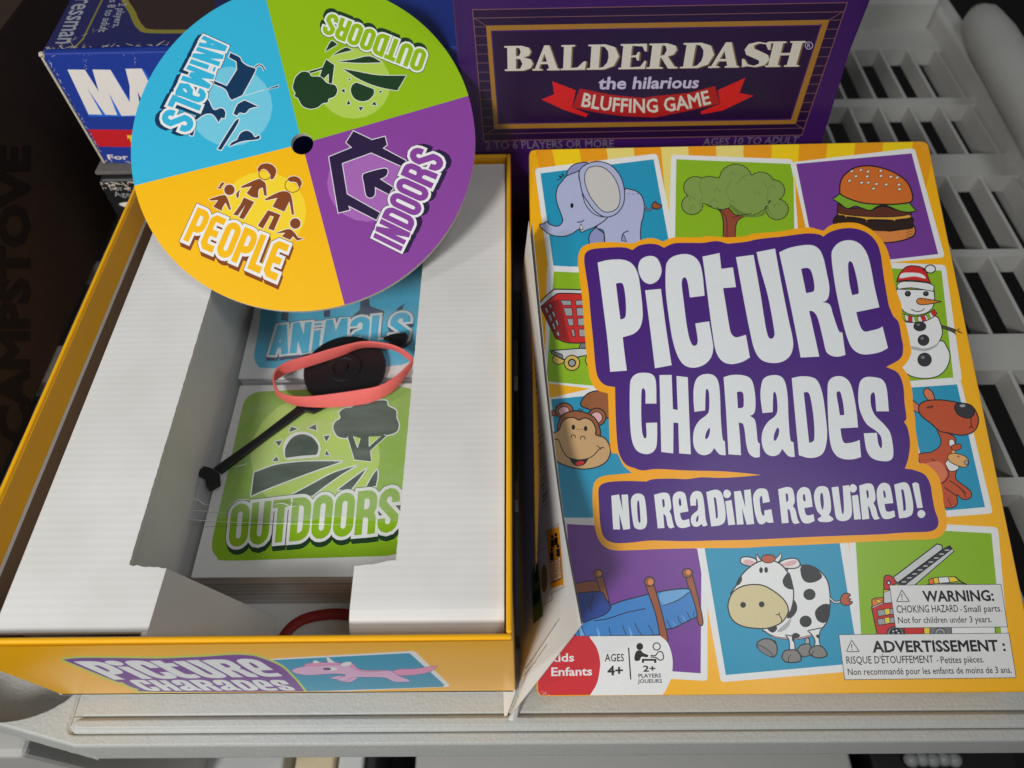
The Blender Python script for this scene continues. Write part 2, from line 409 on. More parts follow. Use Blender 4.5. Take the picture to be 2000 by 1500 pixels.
# condensed rounded block letters drawn as strokes in a cell 1 wide, 2 high
def rr(x0, y0, x1, y1, r): 
    out = []
    for cx, cy, a0 in ((x1 - r, y0 + r, -90), (x1 - r, y1 - r, 0), (x0 + r, y1 - r, 90), (x0 + r, y0 + r, 180)):
        for k in range(5):
            a = math.radians(a0 + k * 22.5); out.append((cx + r * math.cos(a), cy + r * math.sin(a)))
    return out
def arc(cx, cy, r, a0, a1, n=5, ry=None):
    ry = ry or r
    return [(cx + r * math.cos(math.radians(a0 + (a1 - a0) * k / n)), cy + ry * math.sin(math.radians(a0 + (a1 - a0) * k / n))) for k in range(n + 1)]
GL = {
 'O': [(rr(.19, .19, .81, 1.81, .3), 1)],
 'U': [([(.19, 0.02)] + arc(.5, 1.5, .31, 180, 0, 6) + [(.81, 0.02)], 0)],
 'T': [([(0, .19), (1, .19)], 0), ([(.5, .19), (.5, 1.98)], 0)],
 'D': [([(.19, .19)] + arc(.45, .55, .36, -90, 0) + arc(.45, 1.45, .36, 0, 90) + [(.19, 1.81)], 1)],
 'R': [([(.19, 1.98), (.19, .19)] + arc(.5, .5, .31, -90, 0) + arc(.5, .72, .31, 0, 90) + [(.19, 1.03)], 0), ([(.42, 1.03)] + arc(.5, 1.34, .31, -90, 0) + [(.83, 1.98)], 0)],
 'P': [([(.19, 1.98), (.19, .19)] + arc(.5, .5, .31, -90, 0) + arc(.5, .85, .31, 0, 90) + [(.19, 1.16)], 0)],
 'E': [([(.92, .19), (.35, .19), (.19, .35), (.19, 1.65), (.35, 1.81), (.92, 1.81)], 0), ([(.19, 1.0), (.8, 1.0)], 0)],
 'L': [([(.22, 0.02), (.22, 1.81), (.95, 1.81)], 0)],
 'S': [([(.81, .66)] + arc(.5, .5, .31, 0, -180, 6) + [(.19, .68), (.81, 1.3)] + arc(.5, 1.5, .31, 0, 180, 6) + [(.19, 1.34)], 0)],
 'I': [([(.5, 0.02), (.5, 1.98)], 0)],
 'N': [([(.19, 1.98), (.19, .06), (.81, 1.94), (.81, .02)], 0)],
 'A': [([(.16, 1.98), (.42, .2), (.6, .2), (.84, 1.98)], 0), ([(.3, 1.35), (.7, 1.35)], 0)],
 'M': [([(.13, 1.98), (.2, .1), (.5, 1.5), (.8, .1), (.87, 1.98)], 0)],
 'i': [([(.5, .62), (.5, 1.98)], 0), ([(.5, .14), (.5, .30)], 0)],
 'a': [([(.19, .6)] + arc(.5, .5, .31, 180, 360, 6) + [(.81, 1.55), (.9, 1.9)], 0), ([(.81, .95), (.4, 1.1), (.2, 1.4), (.3, 1.75), (.6, 1.75), (.81, 1.4)], 0)],
}
WID = {'I': .5, 'i': .5, 'M': 1.25, 'T': .9, 'L': .85}
def word(art, part, s, f, colour, edge, shadow, sh=(0, 0), w=.36, grow=.16, asp=2.0, thin=None):
    """f maps (u 0..1, v 0..1) to pixels; strokes are widened in cell space"""
    tot = sum(WID.get(c, 1) for c in s) + .08 * (len(s) - 1); x = 0; A = []; B = []
    for c in s:
        wd = WID.get(c, 1)
        def g(p, x=x, wd=wd): return f((x + p[0]) / tot, p[1] / 2.0)
        for pts, cl in GL[c]:
            q = [((p[0] - .5) * (wd if c not in 'Ii' else 1) + .5 * wd, p[1]) for p in pts]
            for ww, dst in ((w, A), (w + 2 * grow, B)):
                for ext in (0,):
                    qq = q
                    if ww > w and not cl:        # push the white rim past the stroke ends
                        a0 = np.array(q[0]); a1 = np.array(q[1]); b0 = np.array(q[-1]); b1 = np.array(q[-2])
                        qq = [tuple(a0 + (a0 - a1) / np.linalg.norm(a0 - a1) * grow)] + list(q) + [tuple(b0 + (b0 - b1) / np.linalg.norm(b0 - b1) * grow)]
                    for ct in stroke(qq, ww, cl): dst.append([g(p) for p in ct])
                    if cl: dst[-2:] = [("ring", dst[-2], dst[-1])]
        x += wd + .08
    def put(mn, L_, d=(0, 0), filled=False):
        for c in L_:
            if isinstance(c, tuple):
                cs = [[(p[0] + d[0], p[1] + d[1]) for p in k] for k in c[1:]]
                if filled:
                    cs = [max(cs, key=lambda k: np.ptp(np.array(k)[:, 0]) + np.ptp(np.array(k)[:, 1]))]
                art.add(part, mn, *cs)
            else: art.add(part, mn, [(p[0] + d[0], p[1] + d[1]) for p in c])
    if shadow:
        for t in (1.0, .66, .33): put(shadow, B, (sh[0] * t, sh[1] * t), True)
        put(shadow, [offs_c(c, 1.2) for c in B], (0, 0), True)
    put(edge, B, (0, 0), True); put(colour, A)
def offs_c(c, d):
    if isinstance(c, tuple): return ("ring",) + tuple(offs_c(k, d) for k in c[1:])
    P = np.array(c); a = 0.5 * np.sum(P[:, 0] * np.roll(P[:, 1], -1) - np.roll(P[:, 0], -1) * P[:, 1])
    return offs(c, -d if a > 0 else d, True)
# ================================================================== the cart and the floor
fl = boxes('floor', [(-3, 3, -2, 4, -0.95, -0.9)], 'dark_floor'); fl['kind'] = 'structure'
cart = thing('utility_cart', 'grey plastic utility cart with a slatted tray top under the game boxes', 'cart', (0, 0.3, -0.05))
# front rim: one moulded sheet with a groove, a raised bead, a scooped corner and a rolled front edge
def sstep(a, b, x):
    t = min(1.0, max(0.0, (x - a) / (b - a))); return t * t * (3 - 2 * t)
def rim_z(x, y):
    z = 0.0
    gx, gy, r = -0.2007, 0.0515, 0.004                  # groove: up the left side, rounded corner, then along the rim
    if x < gx + r and y < gy + r: d = abs(math.hypot(x - gx - r, y - gy - r) - r)
    elif y >= gy + r and x < gx + 0.02: d = abs(x - gx)
    elif x >= gx + r: d = abs(y - gy)
    else: d = 1
    z -= 0.0014 * math.exp(-(d / 0.00045) ** 2)
    xl = -0.1965                                          # bead with a rounded left end
    dx = max(0.0, xl - x); dd = math.hypot(dx, y - 0.0553)
    z += 0.0013 * (1 - sstep(0.0012, 0.0026, dd))
    if x > xl: z -= 0.0013 * math.exp(-((y - 0.0584) / 0.0004) ** 2)
    d2 = math.hypot((x + 0.2345) / 0.036, (y - 0.0800) / 0.0235)   # scooped handle recess
    if d2 < 1: z -= 0.020 * (1 - d2 ** 2.2) ** 0.7
    lim = 0.0474 + max(0.0, -0.196 - x) * 0.24
    if y < lim: t = lim - y; z -= 0.0012 * sstep(0, 0.0012, t) + 11 * max(0, t - 0.0010)
    if y > 0.084: z -= 0.0008 * sstep(0.084, 0.087, y) + max(0, y - 0.0866) * 20
    return z
def rim_mesh():
    xs = [-0.40 + 0.01 * i for i in range(13)] + [-0.2745 + 0.00075 * i for i in range(112)]; xs = sorted(set(round(v, 5) for v in xs if v < -0.19)) + [-0.188, -0.18, -0.1, 0.0, 0.1, 0.2, 0.3, 0.46]
    ys = []; y = 0.0445
    while y < 0.0885: ys.append(y); y += 0.0002 if y < 0.0478 else 0.00034 if y < 0.0600 else 0.0006
    V = [(x, y, max(-0.05, rim_z(x, y))) for y in ys for x in xs]; nx = len(xs)
    Fc = [(j * nx + i, j * nx + i + 1, (j + 1) * nx + i + 1, (j + 1) * nx + i) for j in range(len(ys) - 1) for i in range(nx - 1)]
    Fc = [f_ for f_ in Fc if max(V[i][2] for i in f_) > -0.026 or V[f_[0]][1] > 0.08]
    k = len(V); lo = 0
    V += [(x, 0.0500, -0.05) for x in xs]
    Fc += [(i, k + i, k + i + 1, i + 1) for i in range(nx - 1) if xs[i] > -0.197]
    ro = mesh('front_rim', V, Fc, 'plastic_grey', cart, smooth=True); ro.data.materials.append(MATS['groove_dirt'])
    rg = random.Random(5)
    for p_ in ro.data.polygons:
        c_ = p_.center
        if c_.x > -0.2 and (abs(c_.y - 0.0584) < 0.0003 or abs(c_.y - 0.0515) < 0.0003) or (abs(c_.x + 0.2007) < 0.0004 and c_.y > 0.055): p_.material_index = 1
rim_mesh()
GZ = -0.03
def plate(y0, y1, z=GZ): return (-0.42, 0.392, y0, y1, z - 0.016, z)
PL = [(0.448, 0.4746), (0.262, 0.2912), (0.0885, 0.1000), (0.625, 0.66)]
TH = [(0.540, 0.551), (0.3615, 0.369), (0.176, 0.187)]
grid_b = [plate(*p) for p in PL] + [plate(p[0], p[1], GZ - 0.0005) for p in TH]
bars = []
gx = unz(1925, 482, GZ)[0]
x = gx - 0.0256 * 28
while x < 0.392:
    for ya, yb in ((0.1000, 0.176), (0.187, 0.262), (0.2912, 0.3615), (0.369, 0.448), (0.4746, 0.540), (0.551, 0.625)):
        bars.append((x - 0.0013, x + 0.0013, ya, yb, GZ - 0.0155, GZ - 0.001))
    x += 0.0256
boxes('shelf_grid', grid_b + bars, 'plastic_smooth', cart, 0)
boxes('side_rim', [(0.392, 0.41, 0.088, 0.75, -0.06, -0.012)], 'plastic_smooth', cart, 0.004)
boxes('back_rim', [(-0.42, 0.392, 0.66, 0.75, -0.06, -0.004), (-0.42, 0.40, 0.70, 0.75, -0.004, 0.03)], 'plastic_smooth', cart, 0.004)
def tube(name, pts, r, m, parent=None, n=14, label=None, flat=1.0, caps=True):
    P = [np.array(p, float) for p in pts]; V = []; Fc = []
    for i, p in enumerate(P):
        t = P[min(i + 1, len(P) - 1)] - P[max(i - 1, 0)]; t /= np.linalg.norm(t)
        u = np.cross(t, (0, 0, 1.0)); 
        if np.linalg.norm(u) < 1e-6: u = np.array([1.0, 0, 0])
        u /= np.linalg.norm(u); w_ = np.cross(u, t)
        rr_ = r[i] if isinstance(r, (list, tuple)) else r
        for k in range(n):
            a = 2 * math.pi * k / n; V.append(p + u * math.cos(a) * rr_ + w_ * math.sin(a) * rr_ * flat)
    for i in range(len(P) - 1):
        for k in range(n): Fc.append((i * n + k, i * n + (k + 1) % n, (i + 1) * n + (k + 1) % n, (i + 1) * n + k))
    Fc += [tuple(range(n))[::-1], tuple(range((len(P) - 1) * n, len(P) * n))]
    return mesh(name, V, Fc, m, parent, smooth=True, label=label)
hp = [unz(1912, 30, -0.012), unz(1918, 46, 0.0)] + [unz(1922 + 150 * t, 56 + 250 * t, 0.006) for t in (0.1, 0.4, 0.8, 1.3)]
tube('handle_rail', hp, [0.010, 0.016, 0.0185, 0.0185, 0.0185, 0.0185], 'plastic_smooth', cart)
boxes('outer_wall', [(0.60, 0.62, 0.06, 1.1, -0.10, 0.05)], 'plastic_smooth', cart, 0.004)
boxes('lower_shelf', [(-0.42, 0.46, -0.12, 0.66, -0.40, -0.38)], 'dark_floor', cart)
boxes('leg', [(-0.305, -0.255, 0.05, 0.10, -0.38, -0.06)], 'plastic_smooth', cart, 0.004)
# things on the lower shelf, seen past the front rim
def low(name, px0, px1, m, label, cat, grp=None, ztop=-0.30, dy=0.10, y1=None):
    a = unz(px0, 1476, ztop); b = unz(px1, 1476, ztop)
    o = boxes(name, [(a[0], b[0], a[1] - dy, a[1] + 0.05, -0.3795, ztop)], m, None, 0.003); tag(o, label, cat, grp); return o
low('white_carton', 345, 556, 'white_carton', 'wide white carton on the lower shelf beside the cream box', 'carton')
low('cream_box', 578, 655, 'cream_carton', 'small cream box on the lower shelf between two white cartons', 'box')
low('white_box', 662, 712, 'white_carton', 'narrow white box on the lower shelf right of the cream box', 'box', ztop=-0.302)
low('black_case', 716, 738, 'dark_carton', 'thin black case on the lower shelf beside the narrow white box', 'case', ztop=-0.304)
low('grey_carton', 812, 1660, 'plastic_smooth', 'broad grey carton on the lower shelf beneath the front rim', 'carton', ztop=-0.31)
low('black_tray', 1700, 1985, 'black_plastic', 'black tray of grey beads on the lower shelf at the right', 'tray', ztop=-0.32)
for i in range(5):
    p = unz(1782 + 21 * i, 1483 - 2 * (i % 2), -0.312)
    me = bpy.data.meshes.new('bead'); bm = bmesh.new(); bmesh.ops.create_uvsphere(bm, u_segments=16, v_segments=10, radius=0.0058); bm.to_mesh(me); bm.free()
    me.materials.append(MATS['mid_grey']); me.polygons.foreach_set('use_smooth', [True] * len(me.polygons))
    o = bpy.data.objects.new('bead', me); COL.objects.link(o); o.location = (p[0], p[1], -0.3142)
    tag(o, 'grey round bead resting in the black tray on the lower shelf', 'bead', 'beads in the black tray')

# ================================================================== the brown carton at the left
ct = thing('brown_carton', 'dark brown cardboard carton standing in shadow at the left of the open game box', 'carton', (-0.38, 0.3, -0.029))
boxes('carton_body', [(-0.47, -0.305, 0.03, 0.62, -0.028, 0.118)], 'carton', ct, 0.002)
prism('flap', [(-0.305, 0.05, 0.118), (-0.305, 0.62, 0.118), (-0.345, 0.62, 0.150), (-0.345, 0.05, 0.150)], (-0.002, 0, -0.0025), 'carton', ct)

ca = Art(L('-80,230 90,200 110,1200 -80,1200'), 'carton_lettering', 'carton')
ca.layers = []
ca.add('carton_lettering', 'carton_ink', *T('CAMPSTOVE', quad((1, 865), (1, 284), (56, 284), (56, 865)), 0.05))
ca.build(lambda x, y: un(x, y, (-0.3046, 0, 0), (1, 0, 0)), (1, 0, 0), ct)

# ================================================================== boxes at the back
def scuffs(art, part, p0, p1, spread, count, lmax=16, w=1.4, m='worn_board', seed=1):
    rng = random.Random(seed); p0 = np.array(p0, float); p1 = np.array(p1, float); d = p1 - p0; ln_ = np.linalg.norm(d); d /= ln_; nn = np.array([-d[1], d[0]])
    for _ in range(count):
        c = p0 + d * rng.uniform(0, ln_) + nn * rng.gauss(0, spread); ang = rng.gauss(0, 0.5); l = rng.uniform(1.0, lmax) / 2; t = d * math.cos(ang) + nn * math.sin(ang); o_ = np.array([-t[1], t[0]]) * rng.uniform(.25, 1) * w
        art.add(part, m, [tuple(c - t * l), tuple(c - t * l * .3 + o_ * rng.uniform(.3, 1)), tuple(c + t * l * .5 + o_), tuple(c + t * l), tuple(c + t * l * .2 - o_ * rng.uniform(.2, 1)), tuple(c - t * l * .5 - o_ * .6)])
# two stacked boxes behind the spinner
YM = 0.346
tl = uny(80, 105, YM); bl = uny(203, 318, YM)
XL = (tl[0] + bl[0]) / 2; ZT = tl[2]; ZB = bl[2]
bx = thing('blue_game_box', 'worn blue game box with white letters and a red band, behind the round spinner card', 'game box', (-0.11, YM + 0.09, ZB))
body = boxes('box_body', [(XL, 0.0, YM, YM + 0.20, ZB, ZT)], 'box_blue', bx, 0.0008)
def fr(y): return lambda a, b: uny(a, b, y)
A = Z(3.572, 0, 0)
a = Art(L('88,109 560,100 560,345 206,316'), 'front_print', 'box_blue')
a.add('front_print', 'box_line', S('480,496c 602,498c 690,640c 655,496c 780,498c 944,760c 960,815c 620,812c', A, sub=1))
a.add('front_print', 'box_white', L('470,485 592,487 690,640 645,485 770,487 930,755 948,805 848,808 757,645 818,803 735,800 608,615 712,800 618,797', A))
a.add('front_print', 'box_line', L('985,478 1010,490 1130,690 1100,690', A)); 
a.add('front_print', 'box_white', L('875,480 988,478 1100,690 1120,800 1040,800 960,640 985,800 905,800 905,600', A))
a.add('front_print', 'badge_red', L('613,903 1500,912 1500,1036 686,1022', A))
a.add('front_print', 'sun_yellow', L('885,944 1010,944 1010,966 930,966 940,1000 915,1000 905,966 890,966', A))
a.add('front_print', 'box_white', *T('For 2 players', quad(A(745, 1080), A(1280, 1080), A(1300, 1112), A(757, 1112)), 0.02))
scuffs(a, 'front_print', (88, 105), (560, 96), 1.5, 70, 22, 1.2, seed=3); scuffs(a, 'front_print', (90, 108), (205, 316), 1.2, 60, 12, 1.0, seed=4); scuffs(a, 'front_print', (165, 115), (168, 145), 3, 8, 8, .5); scuffs(a, 'front_print', (262, 100), (264, 132), 2, 8, 8, .5)
scuffs(a, 'front_print', (205, 314), (300, 318), 2, 14, 10, 1.0)
a.build(fr(YM - 0.0006), (0, -1, 0), bx)
a = Art(L('86,96 470,84 520,-60 170,-60'), 'top_print', 'box_navy')
zt = lambda x, y: unz(x, y, ZT + 0.0006)
a.add('top_print', 'box_olive', S('880,-60 905,100 960,200 1060,232 1500,228c 1500,-60c', A))
a.add('top_print', 'box_brown', S('925,-60 950,90 1000,180 1080,206 1500,205c 1500,-60c', A))
a.line('top_print', 'box_olive', L('770,-120 580,270 512,342', A), 3.2)
a.add('top_print', 'text_grey', *T('pressman', quad(A(690, -60), A(530, 304), A(388, 304), A(548, -60)), 0.012))
a.add('top_print', 'text_grey', *T('For 2 players,', quad(A(907, -55), A(838, 192), A(785, 192), A(852, -55)), 0.01))
a.add('top_print', 'text_grey', *T('ages 8 to adult', quad(A(845, -65), A(742, 224), A(686, 224), A(790, -65)), 0.01))
scuffs(a, 'top_print', (86, 95), (470, 84), 2.2, 90, 20, 1.1, seed=5); scuffs(a, 'top_print', (110, 90), (215, 50), 3, 16, 18, .6, seed=8)
a.build(zt, (0, 0, 1), bx)
boxes('worn_corner', [(XL - 0.0006, XL + 0.0008, YM - 0.0007, YM + 0.0012, ZB, ZT - 0.002)], 'worn_board', bx, 0.0004)
cb = bpy.data.meshes.new('worn_tip'); bm = bmesh.new(); bmesh.ops.create_icosphere(bm, subdivisions=2, radius=0.0017)
for v in bm.verts: v.co *= random.uniform(0.6, 1.25)
bm.to_mesh(cb); bm.free(); cb.materials.append(MATS['worn_board']); o = link_mesh('worn_tip', cb, bx); o.location = (XL + 0.0006, YM + 0.0003, ZT - 0.0005)
# the black box underneath
p = uny(190, 352, YM - 0.012); q = uny(232, 415, YM - 0.012)
bk = thing('black_game_box', 'battered black game box with white lettering beneath the blue box', 'game box', (-0.11, YM + 0.08, -0.03))
YK = YM - 0.012; XK = p[0]; ZK = p[2]
boxes('box_body', [(XK, 0.0, YK, YK + 0.22, -0.0295, ZB - 0.0002 if ZK > ZB else ZK)], 'box_black', bk, 0.0025)
boxes('box_shoulder', [(XL - 0.004, 0.0, YK + 0.004, YK + 0.2, ZK, ZB - 0.0003)], 'dark_board', bk, 0.001) if ZB - ZK > 0.001 else None
a = Art(L('194,356 420,352 420,520 262,480'), 'front_print', 'box_black')
a.add('front_print', 'text_grey', *T('For 2 to 6 players', quad(A(755, 1295), A(1240, 1295), A(1260, 1330), A(775, 1330)), 0.0))
a.add('front_print', 'text_grey', *T('Ages 8 to adult', quad(A(785, 1338), A(1230, 1338), A(1245, 1370), A(803, 1370)), 0.0))
a.add('front_print', 'box_white', S('830,1425 880,1410 960,1412 1000,1440 900,1450', A))
scuffs(a, 'front_print', (192, 360), (420, 355), 4.5, 90, 24, 2.4, seed=6); scuffs(a, 'front_print', (194, 360), (250, 470), 1.5, 40, 10, 1.2, seed=7)
a.build(fr(YK - 0.0006), (0, -1, 0), bk)

# the purple box
YB = 0.333
xa = uny(893, 120, YB)[0]; xb = uny(1650, 130, YB)[0]
pb = thing('purple_game_box', 'dark purple game box with gold frame and red ribbon, upright behind the tilted lid', 'game box', ((xa + xb) / 2, YB + 0.03, -0.03))
boxes('box_body', [(xa, xb, YB, YB + 0.062, -0.0295, 0.2)], 'bald_purple', pb, 0.0015)
Q1 = Z(4.762, 880, 0); Q2 = Z(4.545, 1280, 0)
a = Art(L('897,-60 1708,-60 1598,300 906,300'), 'front_print', 'bald_purple')
o0 = [(923, 19), (1655, 5), (1566, 264), (945, 275)]
a.add('front_print', 'bald_dark', o0)
a.add('front_print', 'thin_gold', *stroke(o0, 1.6, True))
g0 = [(949.3, 50), (1620, 38.5), (1554, 242), (965, 252)]; g1 = [(958.7, 59.8), (1604.5, 48.4), (1545, 234), (973, 242.5)]
def lerp(p, q, t): return (p[0] + (q[0] - p[0]) * t, p[1] + (q[1] - p[1]) * t)
for i in range(14):
    t = (i + 0.9) / 14.5
    a.line('front_print', 'thin_gold', [lerp(o0[0], o0[3], t), lerp(o0[0], o0[3], t) if False else lerp(g0[0], g0[3], max(0, min(1, (t * 256 - 31) / 202)))], 1.0)
    a.line('front_print', 'thin_gold', [lerp(g0[1], g0[2], max(0, min(1, (t * 259 - 33) / 203))), lerp(o0[1], o0[2], t)], 1.1)
a.line('front_print', 'thin_gold', [(926, 35.5), (1650, 23)], 1.3)
a.line('front_print', 'thin_gold', [(943, 262), (1572, 250)], 1.0)
a.add('front_print', 'gold', g0); a.add('front_print', 'bald_dark', g1)
a.add('front_print', 'bald_purple', *stroke(offs(g1, 1.5, True), 3, True))
# serif capitals in a unit box
SG = {
 'B': ['0,0 .60,0 .85,.08 .92,.24 .85,.40 .66,.46 .92,.54 1,.72 .92,.90 .66,1 0,1 0,.94 .10,.93 .10,.07 0,.06', '.40,.07 .52,.09 .57,.24 .52,.39 .40,.42', '.40,.51 .55,.53 .63,.72 .55,.91 .40,.93'],
 'A': ['.42,0 .60,0 .92,.93 1,.94 1,1 .54,1 .54,.94 .62,.93 .56,.74 .30,.74 .24,.93 .36,.94 .36,1 0,1 0,.94 .09,.93', '.43,.32 .53,.65 .33,.65'],
 'L': ['0,0 .52,0 .52,.06 .40,.07 .40,.92 .66,.90 .90,.66 1,.66 .96,1 0,1 0,.94 .10,.93 .10,.07 0,.06'],
 'D': ['0,0 .55,0 .85,.12 1,.48 .86,.86 .55,1 0,1 0,.94 .10,.93 .10,.07 0,.06', '.38,.07 .52,.10 .64,.28 .67,.50 .64,.72 .52,.90 .38,.93'],
 'E': ['0,0 .94,0 .97,.30 .90,.30 .80,.10 .42,.07 .42,.46 .60,.44 .66,.32 .72,.32 .72,.66 .66,.66 .60,.53 .42,.52 .42,.93 .80,.91 .93,.68 1,.68 .97,1 0,1 0,.94 .10,.93 .10,.07 0,.06'],
 'R': ['0,0 .58,0 .84,.10 .90,.26 .82,.44 .64,.52 .90,.92 1,.94 1,1 .70,1 .44,.56 .40,.56 .40,.93 .52,.94 .52,1 0,1 0,.94 .10,.93 .10,.07 0,.06', '.40,.07 .52,.09 .58,.26 .52,.45 .40,.49'],
 'S': ['.90,0 .94,.32 .87,.32 .74,.10 .50,.06 .34,.14 .36,.26 .62,.38 .90,.52 1,.72 .88,.92 .56,1 .22,.95 .08,1 .02,.66 .10,.66 .26,.88 .50,.94 .66,.86 .64,.74 .40,.62 .14,.50 .04,.30 .14,.08 .46,0 .74,.05 .82,0'],
 'H': ['0,0 .44,0 .44,.06 .36,.07 .36,.45 .64,.45 .64,.07 .56,.06 .56,0 1,0 1,.06 .92,.07 .92,.93 1,.94 1,1 .56,1 .56,.94 .64,.93 .64,.54 .36,.54 .36,.93 .44,.94 .44,1 0,1 0,.94 .08,.93 .08,.07 0,.06'],
}
wf = quad((986, 90), (1573, 80), (1559, 130), (987, 138.6))
def wx(px): return (px - 987) / (1559.5 - 987)
for ch, xa_, xb_ in (('B', 986, 1042), ('A', 1041, 1095), ('L', 1097, 1147), ('D', 1149, 1210), ('E', 1211, 1264), ('R', 1266, 1326), ('D', 1331, 1393), ('A', 1386, 1445), ('S', 1447, 1501), ('H', 1496, 1560)):
    u0, u1 = wx(xa_), wx(xb_)
    cs = [[wf(u0 + (u1 - u0) * x, y) for x, y, _ in parse(t)] for t in SG[ch]]
    a.add('front_print', 'bald_shadow', *[[(x + 3.2, y + 0.8) for x, y in c] for c in cs]); a.add('front_print', 'bald_white', *cs)
a.add('front_print', 'lavender', *T('the hilarious', quad((1169, 151), (1366, 150), (1364, 171.5), (1169, 174)), 0.025, 0.1))
for t in (Q1, ):
    a.add('front_print', 'ribbon_red', L('845,925 965,875 945,755 1165,840 1130,1000 1280,1060 1260,1090 1050,1020', Q1))
    a.add('front_print', 'ribbon_red', L('555,800 800,690 745,825 870,850 600,980 410,1015 400,990 575,920', Q2))
    rb = [Q1(1200, 820), Q1(1500, 880), Q1(1800, 908), Q2(0, 850), Q2(300, 822), Q2(530, 760), Q2(575, 920), Q2(300, 985), Q2(0, 1045), Q1(1600, 1082), Q1(1400, 1055), Q1(1130, 1000)]
    a.add('front_print', 'ribbon_dark', rb); a.add('front_print', 'bald_dark', *stroke(rb, 1.0, True))
def curve(p0, p1, p2, h):
    def f(u, v):
        b = np.array(p0) * (1 - u) ** 2 + np.array(p1) * 2 * u * (1 - u) + np.array(p2) * u * u
        t = 2 * (1 - u) * (np.array(p1) - p0) + 2 * u * (np.array(p2) - p1); t /= np.linalg.norm(t)
        return tuple(b + np.array([t[1], -t[0]]) * h * (1 - v))
    return f
a.add('front_print', 'bald_white', *T('BLUFFING GAME', curve((1135, 207), (1262, 235), (1389, 202), 26), 0.02))
a.add('front_print', 'dim_grey', *T('2 TO 6 PLAYERS OR MORE', quad((947, 276), (1199, 273), (1199, 288), (949, 291)), 0.01))
a.add('front_print', 'dim_grey', *T('AGES 10 TO ADULT', quad((1374, 270), (1562, 266.5), (1557, 280), (1372, 284)), 0.01))
a.add('front_print', 'lavender', *stroke(E(1580, 89, 7.2), 1.3, True)); a.add('front_print', 'lavender', *T('R', quad((1577, 85), (1583.5, 85), (1583, 93), (1576.5, 93))))
a.build(fr(YB - 0.0005), (0, -1, 0), pb)

# ================================================================== the open game box
X0, X1, Y0, Y1, H = -0.2087, -0.0037, 0.0675, 0.332, 0.087
tr = thing('open_game_box', 'open yellow game box base holding white corrugated inserts and card packs', 'game box', (-0.106, 0.2, 0))
t_ = 0.0022
boxes('box_base', [(X0, X1, Y0, Y1, 0.0004, 0.0028)], 'board_white', tr)
boxes('front_wall', [(X0, X1, Y0, Y0 + t_, 0.0, H)], 'yellow_wrap', tr, 0.0009)
boxes('back_wall', [(X0 + t_, X1 - t_, Y1 - t_, Y1, 0.003, H)], 'yellow_wrap', tr, 0.0009)
boxes('side_wall', [(X0, X0 + t_, Y0 + t_, Y1, 0.003, H)], 'yellow_wrap', tr, 0.0009)
boxes('side_wall', [(X1 - t_, X1, Y0 + t_, Y1, 0.003, H)], 'yellow_wrap', tr, 0.0009)
prism('side_bounce_panel', [(X1 + 0.0004, Y0 + 0.02, 0.012), (X1 + 0.0004, Y1 - 0.02, 0.012), (X1 + 0.0004, Y1 - 0.02, 0.075), (X1 + 0.0004, Y0 + 0.02, 0.075)], (0.0001, 0, 0), 'box_navy', tr)  # dark panel added to cut the yellow bounce onto the instruction sheet
# wrap paper turned over the rim, its bare white edge, and the raw board below
e = 0.0004
boxes('turned_edge', [(X0 + t_, X0 + t_ + e, Y0 + t_, Y1 - t_, H - 0.0146, H - 0.001)], 'yellow_wrap', tr)
boxes('paper_edge', [(X0 + t_, X0 + t_ + e * 0.8, Y0 + t_, Y1 - t_, H - 0.0168, H - 0.0146)], 'white', tr)
boxes('bare_board', [(X0 + t_, X0 + t_ + e * 0.6, Y0 + t_, Y1 - t_, 0.003, H - 0.0168)], 'board_brown', tr)
# front print
LZ = Z(3.571, 0, 1220); UZ = Z(4, 540, 1220)
ffr = lambda x, y: uny(x, y, Y0 - 0.0003)
a = Art(L('-130,1264 1001,1251 1004.5,1347 121,1354'), 'front_print', 'yellow_wrap')
pic = [UZ(-100, 270), UZ(1060, 206), UZ(1085, 212), UZ(1350, 468), UZ(1340, 486), UZ(240, 532), UZ(-60, 532)]
a.add('unicorn_picture', 'white', pic)
a.add('unicorn_picture', 'teal', L('-100,280 1040,222 1312,470 1300,486 255,522 -60,522', UZ))
def uf(t, m, w=0.7): a.fill('unicorn_picture', m, S(t, UZ), 'cow_shade' if m == 'white' else 'purple', w)
uf('890,372 960,348 1060,345 1180,330 1262,321c 1200,368 1080,393 950,397', 'unicorn_pink')
uf('420,420 470,402 560,400 640,405 580,448 500,440 560,420 480,425', 'unicorn')
uf('115,357c 160,338 220,325 300,302 400,296 500,300 580,312 640,345 720,360 860,356 910,368 950,397 1040,432c 1030,446 920,446 850,415 720,411 600,412 540,440 470,430 540,395 480,384 370,388 240,395 150,380', 'unicorn')
uf('215,318 235,305 300,297 400,296 480,298 500,312 400,315 300,322', 'unicorn_pink', 0.5)
uf('540,300 590,300 640,345 720,358 860,356 760,368 660,364 600,340', 'unicorn_pink', 0.5)
uf('385,240c 462,300c 402,296c', 'white'); uf('285,300 300,278 330,290 340,298', 'white', 0.5); uf('500,318 530,295 580,292 580,315 540,326', 'white', 0.5)
a.add('unicorn_picture', 'white', E(425, 346, 50, 14, UZ)); a.add('unicorn_picture', 'line', E(395, 346, 32, 10, UZ)); a.add('unicorn_picture', 'purple', E(392, 347, 14, 7, UZ))
sb = '122,1288c 157,1285 224,1285 308,1286 364,1284 414,1281.6 448,1279 476,1279 504,1283 540,1297 556,1307 570,1321c 578,1329 590,1344 595,1351c 300,1351 270,1346 250,1339 238,1332c 222,1329'
sbp = S(sb)
a.add('title_print', 'side_lime', offs_c(sbp, 4.0)); a.add('title_print', 'purple', sbp)
